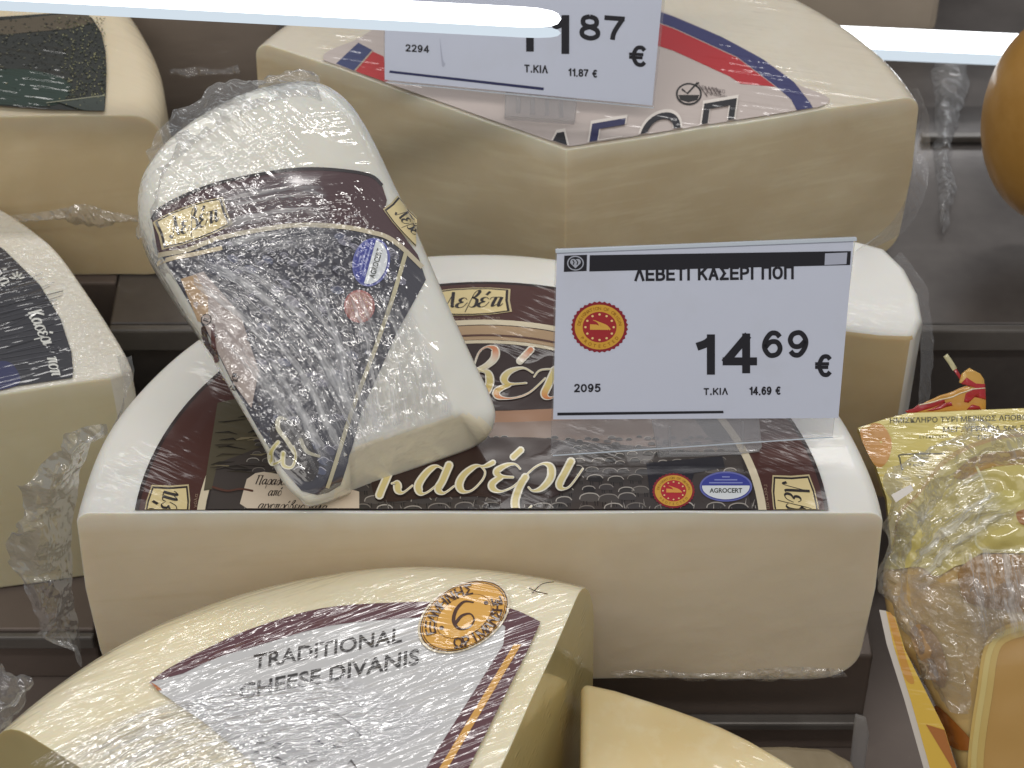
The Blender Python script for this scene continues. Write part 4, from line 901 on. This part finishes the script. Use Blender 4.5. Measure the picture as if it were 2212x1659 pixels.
# ================================================================== yellow packet behind on the right
l = math.radians(52); nP = Vector((-.12, -math.cos(l), math.sin(l))).normalized(); OP = oz(2000, 1000, .066)
on = lambda U, V, q=0.: opl(U, V, OP, nP)+nP*q
T = thing('cheese_packet', 'flat yellow printed cheese packet with red lettering and a folded end seal', 'packet', on(2060, 1290, -.01))
out = [(1853, 924), (1905, 907), (1960, 893), (2080, 887), (2212, 882), (2400, 876), (2400, 1300), (1935, 1300), (1925, 1180), (1915, 1075), (1890, 1000)]
slab('pack_body', T, [on(*p, -.0006) for p in out], -nP*.012, M['pack_plain'] if 'pack_plain' in M else pbr('yellow_pack_plain', 'd8c25a', .4, coat=.6))
A = Art(); A.poly(out, 'cdbd66', 0); A.poly([(1853, 924), (1960, 893), (2400, 876), (2400, 884), (1960, 902), (1870, 930)], 'e3d488', 1)
A.smooth([(1858, 930), (1900, 915), (1925, 950), (1920, 990), (1900, 1010), (1880, 990)], 'c98f42', 1)
lab = A.build('print', M['pack_y'], T, lambda U, V, q: on(U, V, .0002+q*.0001+.0012*noise.noise(Vector((U*.012, V*.02, 0)))), (), 20)
A = Art(); K = '4a4526'
A.text('ΗΜΙΣΚΛΗΡΟ ΤΥΡΙ ΜΕΡΙΚΩΣ ΑΠΟΒΟΥΤΥΡΩΜΕΝΟ', 1922, 903, 2330, 915, K, 2, .012, 0, -.025); A.text('ΜΕΓ. ΥΓΡΑΣΙΑ 56% ΕΛΑΧ. ΛΙΠΑΡΑ', 2037, 922, 2330, 934, K, 2, .012, 0, -.02)
A.text('ΠΡΟΪΟΝ ΓΕΡΜΑΝΙΑΣ', 2112, 938, 2280, 950, K, 2, .012, 0, -.02); A.text('ΣΥΣΚΕΥΑΣΙΑ', 1985, 941, 2050, 947, K, 2, 0, 0, -.02); A.text('ΕΦΟΡΟΥ 1', 2150, 954, 2230, 964, K, 2, .01, 0, -.02)
A.brush([(1949, 1015), (1944, 992), (1950, 982), (2040, 980)], 3, 4, K, 2); A.text('Βάρος', 1972, 985, 2006, 993, K, 2, .01); A.text('1 κιλό', 1965, 1000, 1995, 1007, K, 2, .01)
A.build('lettering', M['pack_y'], lab, lambda U, V, q: on(U, V, .0003+q*.0001+.0012*noise.noise(Vector((U*.012, V*.02, 0)))), (), 20)
nF = Vector((0, -.9, .45)).normalized(); OF = on(2060, 888, -.004); of = lambda U, V, q=0.: opl(U, V, OF, nF)+nF*q
A = Art()
A.poly([(1955, 898), (2000, 870), (2088, 834), (2104, 840), (2122, 815), (2129, 838), (2129, 888), (2080, 890)], 'cf9a4a', 0)
A.poly([(2072, 826), (2078, 808), (2094, 796), (2118, 808), (2126, 820), (2128, 840), (2106, 842), (2088, 830)], 'd2a452', 1)
A.poly([(1955, 888), (1972, 884), (1985, 875), (2040, 862), (2043, 872), (1990, 888), (1965, 895)], 'a8262f', 2); A.poly([(2000, 888), (2054, 868), (2057, 876), (2030, 886)], 'a8262f', 2)
A.poly([(2075, 828), (2088, 815), (2108, 828), (2128, 830), (2129, 862), (2106, 858), (2092, 870), (2082, 868), (2086, 850), (2108, 838), (2090, 832)], 'b02831', 2); A.poly([(2088, 884), (2100, 874), (2116, 878), (2120, 886)], 'a8262f', 2)
A.ribbon([(1985, 876), (2042, 862), (2100, 840), (2128, 838)], 2, 'e8dcc0', 3)
fin = A.build('end_seal', M['pack_y'], T, lambda U, V, q: of(U, V, q*.0001+.002*noise.noise(Vector((U*.03, V*.02, 0)))), (), 14)
m = fin.modifiers.new('thick', 'SOLIDIFY'); m.thickness = .0008; m.offset = -1
A = Art(); A.ribbon([(2044, 770), (2054, 784), (2064, 800)], 11, 'c9c29a', 0); A.ribbon([(2064, 800), (2074, 815), (2084, 832)], 7, 'a8262f', 0)
st = A.build('tear_strip', M['pack_y'], T, lambda U, V, q: of(U, V, -.001), (), 14); m = st.modifiers.new('thick', 'SOLIDIFY'); m.thickness = .001
# ================================================================== wrapped cheese on a card, right front
l = math.radians(40); nH = Vector((-.18, -math.cos(l), math.sin(l))).normalized(); OH = oz(1920, 1330, .035)
OUTH = [(1914, 1330, 30), (1905, 1250, 40), (1926, 1190, 60), (1940, 1120, 60), (1985, 1070, 60), (2035, 1005, 70), (2110, 965, 80), (2212, 945, 80), (2330, 940, 80), (2440, 1000, 80), (2520, 1300, 80), (2500, 1700, 80), (2320, 1850, 80), (2120, 1820, 60), (2075, 1700, 50), (2030, 1560, 40), (1975, 1450, 30), (1930, 1390, 25)]
BH = Blob([o[:2] for o in OUTH], OH, nH, (2210, 1380), [o[2] for o in OUTH], .006)
T = thing('cheese_portion', 'yellow and orange cheese portion in crumpled clear film with a holed yellow sleeve', 'cheese', BH.at(2200, 1820, -.02))
M['body_h'] = pbr('portion_cheese', 'c2a66c', .45, sss=.3, coat=.9, crough=.07, cior=1.6, film=CRUSH, mottle=[(22, .4, .65, 'b98a45', .8), (10, .4, .6, 'cdb47a', .6)])
M['rind_h'] = pbr('portion_slice', attr=True, rough=.4, sss=.2, coat=.7, crough=.15, film=[(25, None, .001, 1.)])
M['ink_h'] = pbr('portion_sleeve', attr=True, rough=.45, coat=1., crough=.06, cior=1.6, film=CRUSH)
BH.mesh('cheese_body', T, M['body_h'], lambda U, V: .03)
fold = lambda U, V: .0035*abs(noise.noise(Vector((U*.011, V*.016, 2))))+.0022*abs(noise.noise(Vector((U*.03, V*.022, 5))))
A = Art()
A.poly(catmull([(1912, 1235), (1930, 1190), (1944, 1122), (1988, 1074), (2040, 1010), (2114, 970), (2212, 950), (2400, 945), (2400, 1100), (2400, 1195), (2212, 1195), (2140, 1194), (2118, 1196), (2090, 1215), (2060, 1225), (2022, 1246), (1985, 1226)], 4, True), 'c3b468', 0)
A.smooth([(2060, 1030), (2110, 990), (2212, 975), (2300, 975), (2250, 1000), (2140, 1012), (2090, 1036)], 'a5823f', 1); A.smooth([(2196, 1108), (2225, 1102), (2235, 1135), (2205, 1132)], 'a06c34', 1)
A.smooth([(2120, 1080), (2170, 1060), (2230, 1065), (2200, 1095), (2150, 1110)], 'cbbf70', 1)
A.ribbon(catmull([(2110, 1010), (2130, 1060), (2118, 1100), (2108, 1150), (2120, 1185), (2212, 1188)], 6), 5, 'd6cf9c', 1)
A.poly(catmull([(2073, 1230), (2121, 1198), (2212, 1200), (2400, 1202), (2400, 1290), (2250, 1322), (2160, 1316), (2090, 1300), (2073, 1265)], 4, True), 'ab8348', 0)
A.poly(catmull([(1965, 1370), (1995, 1350), (2030, 1390), (2045, 1450), (2035, 1490), (2000, 1450)], 4, True), 'a98558', 0)
A.build('sleeve', M['ink_h'], T, lambda U, V, q: BH.at(U, V, .0004+q*.0002+fold(U, V)), (), 10)
A = Art()
A.poly(catmull([(2146, 1386), (2212, 1355), (2300, 1340), (2400, 1345), (2400, 1750), (2110, 1750), (2104, 1640), (2122, 1500)], 4, True), 'b8904e', 0)
A.ribbon(catmull([(2230, 1350), (2150, 1384), (2126, 1500), (2108, 1640), (2112, 1750)], 6), 34, 'd2b268', 1)
A.ribbon(catmull([(2230, 1348), (2148, 1382), (2122, 1500), (2104, 1640), (2108, 1750)], 6), 12, 'dcc47c', 2)
A.poly(catmull([(2020, 1532), (2075, 1575), (2103, 1612), (2080, 1625), (2030, 1610)], 4, True), '94561c', 0)
A.build('orange_slice', M['rind_h'], T, lambda U, V, q: BH.at(U, V, .0018+q*.0002), (), 16)
cardp = [(1914, 1316), (1934, 1330), (1955, 1400), (1995, 1480), (2040, 1570), (2080, 1700), (2095, 1790), (2042, 1790), (2010, 1659), (1968, 1510), (1930, 1390)]
onH = lambda U, V, q=0.: opl(U, V, OH, nH)+nH*q
cd_ = slab('card', T, [onH(*p, .0035) for p in cardp], -nH*.0022+Vector((-.0026, 0, 0)), M['white_edge'])
A = Art(); A.poly(cardp, 'd9b23c', 0); A.smooth([(1918, 1322), (1934, 1336), (1958, 1420), (1975, 1470), (1955, 1460), (1935, 1390)], 'c98f35', 1); A.poly([(2000, 1560), (2040, 1572), (2080, 1700), (2060, 1660)], 'a8641c', 1)
A.build('card_print', M['pack_y'], cd_, lambda U, V, q: onH(U, V, .0037+q*.0002))
fa = [BH.at(u, v, .001) for u, v in [(2260, 1000), (2150, 1010), (2085, 1040), (2025, 1090), (1985, 1140), (1965, 1210), (1965, 1290), (1995, 1400), (2040, 1470)]]
fb = [opl(u, v, OH-nH*.006, nH) for u, v in [(2260, 930), (2150, 925), (2110, 890), (2070, 940), (1990, 985), (1925, 1040), (1900, 1100), (1903, 1200), (1912, 1300), (1960, 1420), (1990, 1500)]]
strip('wrap_fold', fa, fb, M['film'], T, 90, 26, .006, 50, tuple(nH*.004), 51, .002)
fa = [BH.at(u, v, .0012) for u, v in [(1960, 1240), (1975, 1340), (2000, 1430), (2030, 1520)]]
fb = [BH.at(u, v, .0055) for u, v in [(2212, 1260), (2170, 1350), (2110, 1440), (2085, 1530)]]
strip('wrap_side', fa, fb, M['film'], T, 40, 20, .004, 110, tuple(nH*.003), 57)
fa = [BH.at(u, v, .0045) for u, v in [(2060, 1180), (2070, 1240), (2085, 1310), (2100, 1380)]]
fb = [BH.at(u, v, .0050) for u, v in [(2260, 1175), (2262, 1240), (2265, 1310), (2270, 1370)]]
strip('wrap_side', fa, fb, M['film_fold'], T, 40, 50, .0012, 150, tuple(nH*.002), 63)
fa = [BH.at(u, v, .0045) for u, v in [(1930, 1160), (1990, 1090), (2060, 1040), (2130, 1010)]]
fb = [BH.at(u, v, .0050) for u, v in [(1990, 1290), (2060, 1220), (2130, 1160), (2212, 1110)]]
strip('wrap_side', fa, fb, M['film_fold'], T, 50, 50, .002, 120, tuple(nH*.002), 67)
tp = [onH(u, v, .011) for u, v in [(1926, 1062), (1968, 1040), (1974, 1052), (1936, 1078)]]
slab('tape_end', T, tp, -nH*.0006, M['white_edge'])
# ================================================================== rear row
T = thing('cheese_ball', 'smooth orange rinded cheese cut off by the right edge', 'cheese', (.27, .24, .03))
bm = bmesh.new(); bmesh.ops.create_uvsphere(bm, u_segments=48, v_segments=32, radius=1)
c0 = opl(2300, 255, Vector((0, .22, 0)), Vector((0, 1, 0)))
for v in bm.verts: v.co = Vector((c0.x+v.co.x*.0355, c0.y+v.co.y*.036, max(.0302, c0.z+v.co.z*.052)))
mk('cheese_body', bm, M['ball'], T)
M['block'] = pbr('wrapped_block', '8f8272', .5, coat=.7, film=TIGHT, mottle=[(14, .4, .7, '7b6f61', .7)])
T = thing('wrapped_block', 'grey brown wrapped block behind the large cheese at the top right', 'cheese', (.2, .42, .03))
p = oz(1800, 75, .03); q = oz(2022, 75, .03); boxo('cheese_body', T, p.x-.05, q.x, p.y, p.y+.10, .0303, .10, M['block'], .004)
M['tubpack'] = pbr('brown_grey_pack', '847970', .4, coat=.9, film=[((50, 300, 300), (0, .2, .2), .0008, 3., R3, 20, .4, .6)], mottle=[((8, 8, 40), .4, .7, '6d635b', .7)])
T = thing('wrapped_pack', 'brown grey film wrapped pack standing between the two rear wheels', 'packet', (-.11, .34, .03))
a = oz(360, 212, .03); b = oz(540, 212, .03); boxo('pack_body', T, a.x-.03, b.x+.02, .305, .36, .0303, .115, M['tubpack'], .003)
fa = [opl(u, v, Vector((0, .30, 0)), Vector((0, 1, 0))) for u, v in [(365, 150), (420, 145), (470, 150), (515, 140)]]
fb = [opl(u, v, Vector((0, .297, 0)), Vector((0, 1, 0))) for u, v in [(365, 165), (420, 162), (470, 160), (515, 158)]]
strip('wrap_seam', fa, fb, M['film_soft'], T, 40, 6, .0015, 120, (0, -.001, 0), 61)
T = thing('tray_clip', 'narrow grey clip bar on the steel tray at the right', 'clip', oz(2060, 300, .03))
p = oz(1990, 298, .032); q = oz(2125, 300, .032); boxo('bar', T, p.x, q.x, p.y-.002, p.y+.002, .0305, .034, M['steel_l'], .0006)
T = thing('film_scrap', 'loose clear film lying on the steel tray right of the large cheese', 'film', oz(2040, 340, .03))
fa = [oz(u, v, .0306) for u, v in [(2010, 150), (2022, 230), (2015, 300), (2025, 400), (2030, 500)]]
fb = [oz(u, v, .033) for u, v in [(2098, 150), (2075, 230), (2058, 300), (2062, 400), (2045, 500)]]
strip('film_sheet', fa, fb, M['film'], T, 60, 14, .004, 70, (0, 0, .006), 91)
T = thing('tray_divider', 'clear plastic corner strip at the end of the lower tray', 'divider', (.148, -.01, -.05))
pts = [opl(u, v, Vector((0, -.012, 0)), Vector((0, 1, 0))) for u, v in [(1848, 1548), (1872, 1556), (1878, 1590), (1862, 1700), (1832, 1700), (1842, 1600)]]
bev(slab('strip', T, pts, (0, .002, 0), M['clear_clip']), .0006, 2)
M['pale_pack'] = pbr('pale_wrapped_pack', 'a89a80', .45, coat=.9, film=TIGHT, mottle=[(30, .4, .7, '8f8269', .7)])
T = thing('wrapped_pack', 'pale wrapped pack lying on the tray at the bottom behind the yellow round', 'packet', (.12, -.05, -.05))
out = [(1560, 1608), (1700, 1606), (1790, 1612), (1840, 1640), (1880, 1700), (1540, 1700)]
bev(slab('pack_body', T, [oz(u, v, -.028) for u, v in out], (0, 0, -.0215), M['pale_pack']), .003, 3)
# film crumple at the far left, beside the wedge
T = thing('film_scrap', 'crumpled clear film scrap beside the yellow wedge at the left edge', 'film', oz(40, 1520, .0))
fa = [opl(u, v, Vector((0, -.06, 0)), Vector((0, 1, 0))) for u, v in [(-40, 1440), (-20, 1480), (-20, 1530), (-40, 1580)]]
fb = [opl(u, v, Vector((0, -.06, 0)), Vector((0, 1, 0))) for u, v in [(0, 1425), (55, 1450), (62, 1480), (20, 1560)]]
strip('film_sheet', fa, fb, M['film'], T, 40, 16, .005, 90, (0, -.012, .004), 71)
# ================================================================== streak of reflected lamp glare at the top, added as glowing bars
def glare_tube(label, P0, P1, r, ends):
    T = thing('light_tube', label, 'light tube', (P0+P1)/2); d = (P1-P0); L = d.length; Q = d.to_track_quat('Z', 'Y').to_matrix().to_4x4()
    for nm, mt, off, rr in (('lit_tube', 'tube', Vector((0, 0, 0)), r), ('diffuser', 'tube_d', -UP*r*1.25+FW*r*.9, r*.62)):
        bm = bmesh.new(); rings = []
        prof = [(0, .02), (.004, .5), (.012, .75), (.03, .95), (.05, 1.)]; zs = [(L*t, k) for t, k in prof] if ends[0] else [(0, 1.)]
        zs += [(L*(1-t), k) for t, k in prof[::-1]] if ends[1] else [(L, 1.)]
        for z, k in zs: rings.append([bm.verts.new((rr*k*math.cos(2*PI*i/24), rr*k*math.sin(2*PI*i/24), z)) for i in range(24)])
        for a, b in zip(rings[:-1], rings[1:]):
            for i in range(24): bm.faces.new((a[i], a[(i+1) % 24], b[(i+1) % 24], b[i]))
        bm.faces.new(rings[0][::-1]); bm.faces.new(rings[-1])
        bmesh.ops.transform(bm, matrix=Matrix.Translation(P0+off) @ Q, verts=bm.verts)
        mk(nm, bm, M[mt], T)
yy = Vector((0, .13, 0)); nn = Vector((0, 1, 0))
glare_tube('glaring white light tube in front of the upper price sign and left cheese', opl(-500, -48, yy, nn), opl(1212, 41, yy, nn), .0038, (0, 1))
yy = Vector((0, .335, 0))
glare_tube('glaring white light tube behind the large cheese at the right edge', opl(1700, 74, yy, nn), opl(2700, 119, yy, nn), .0052, (0, 0))
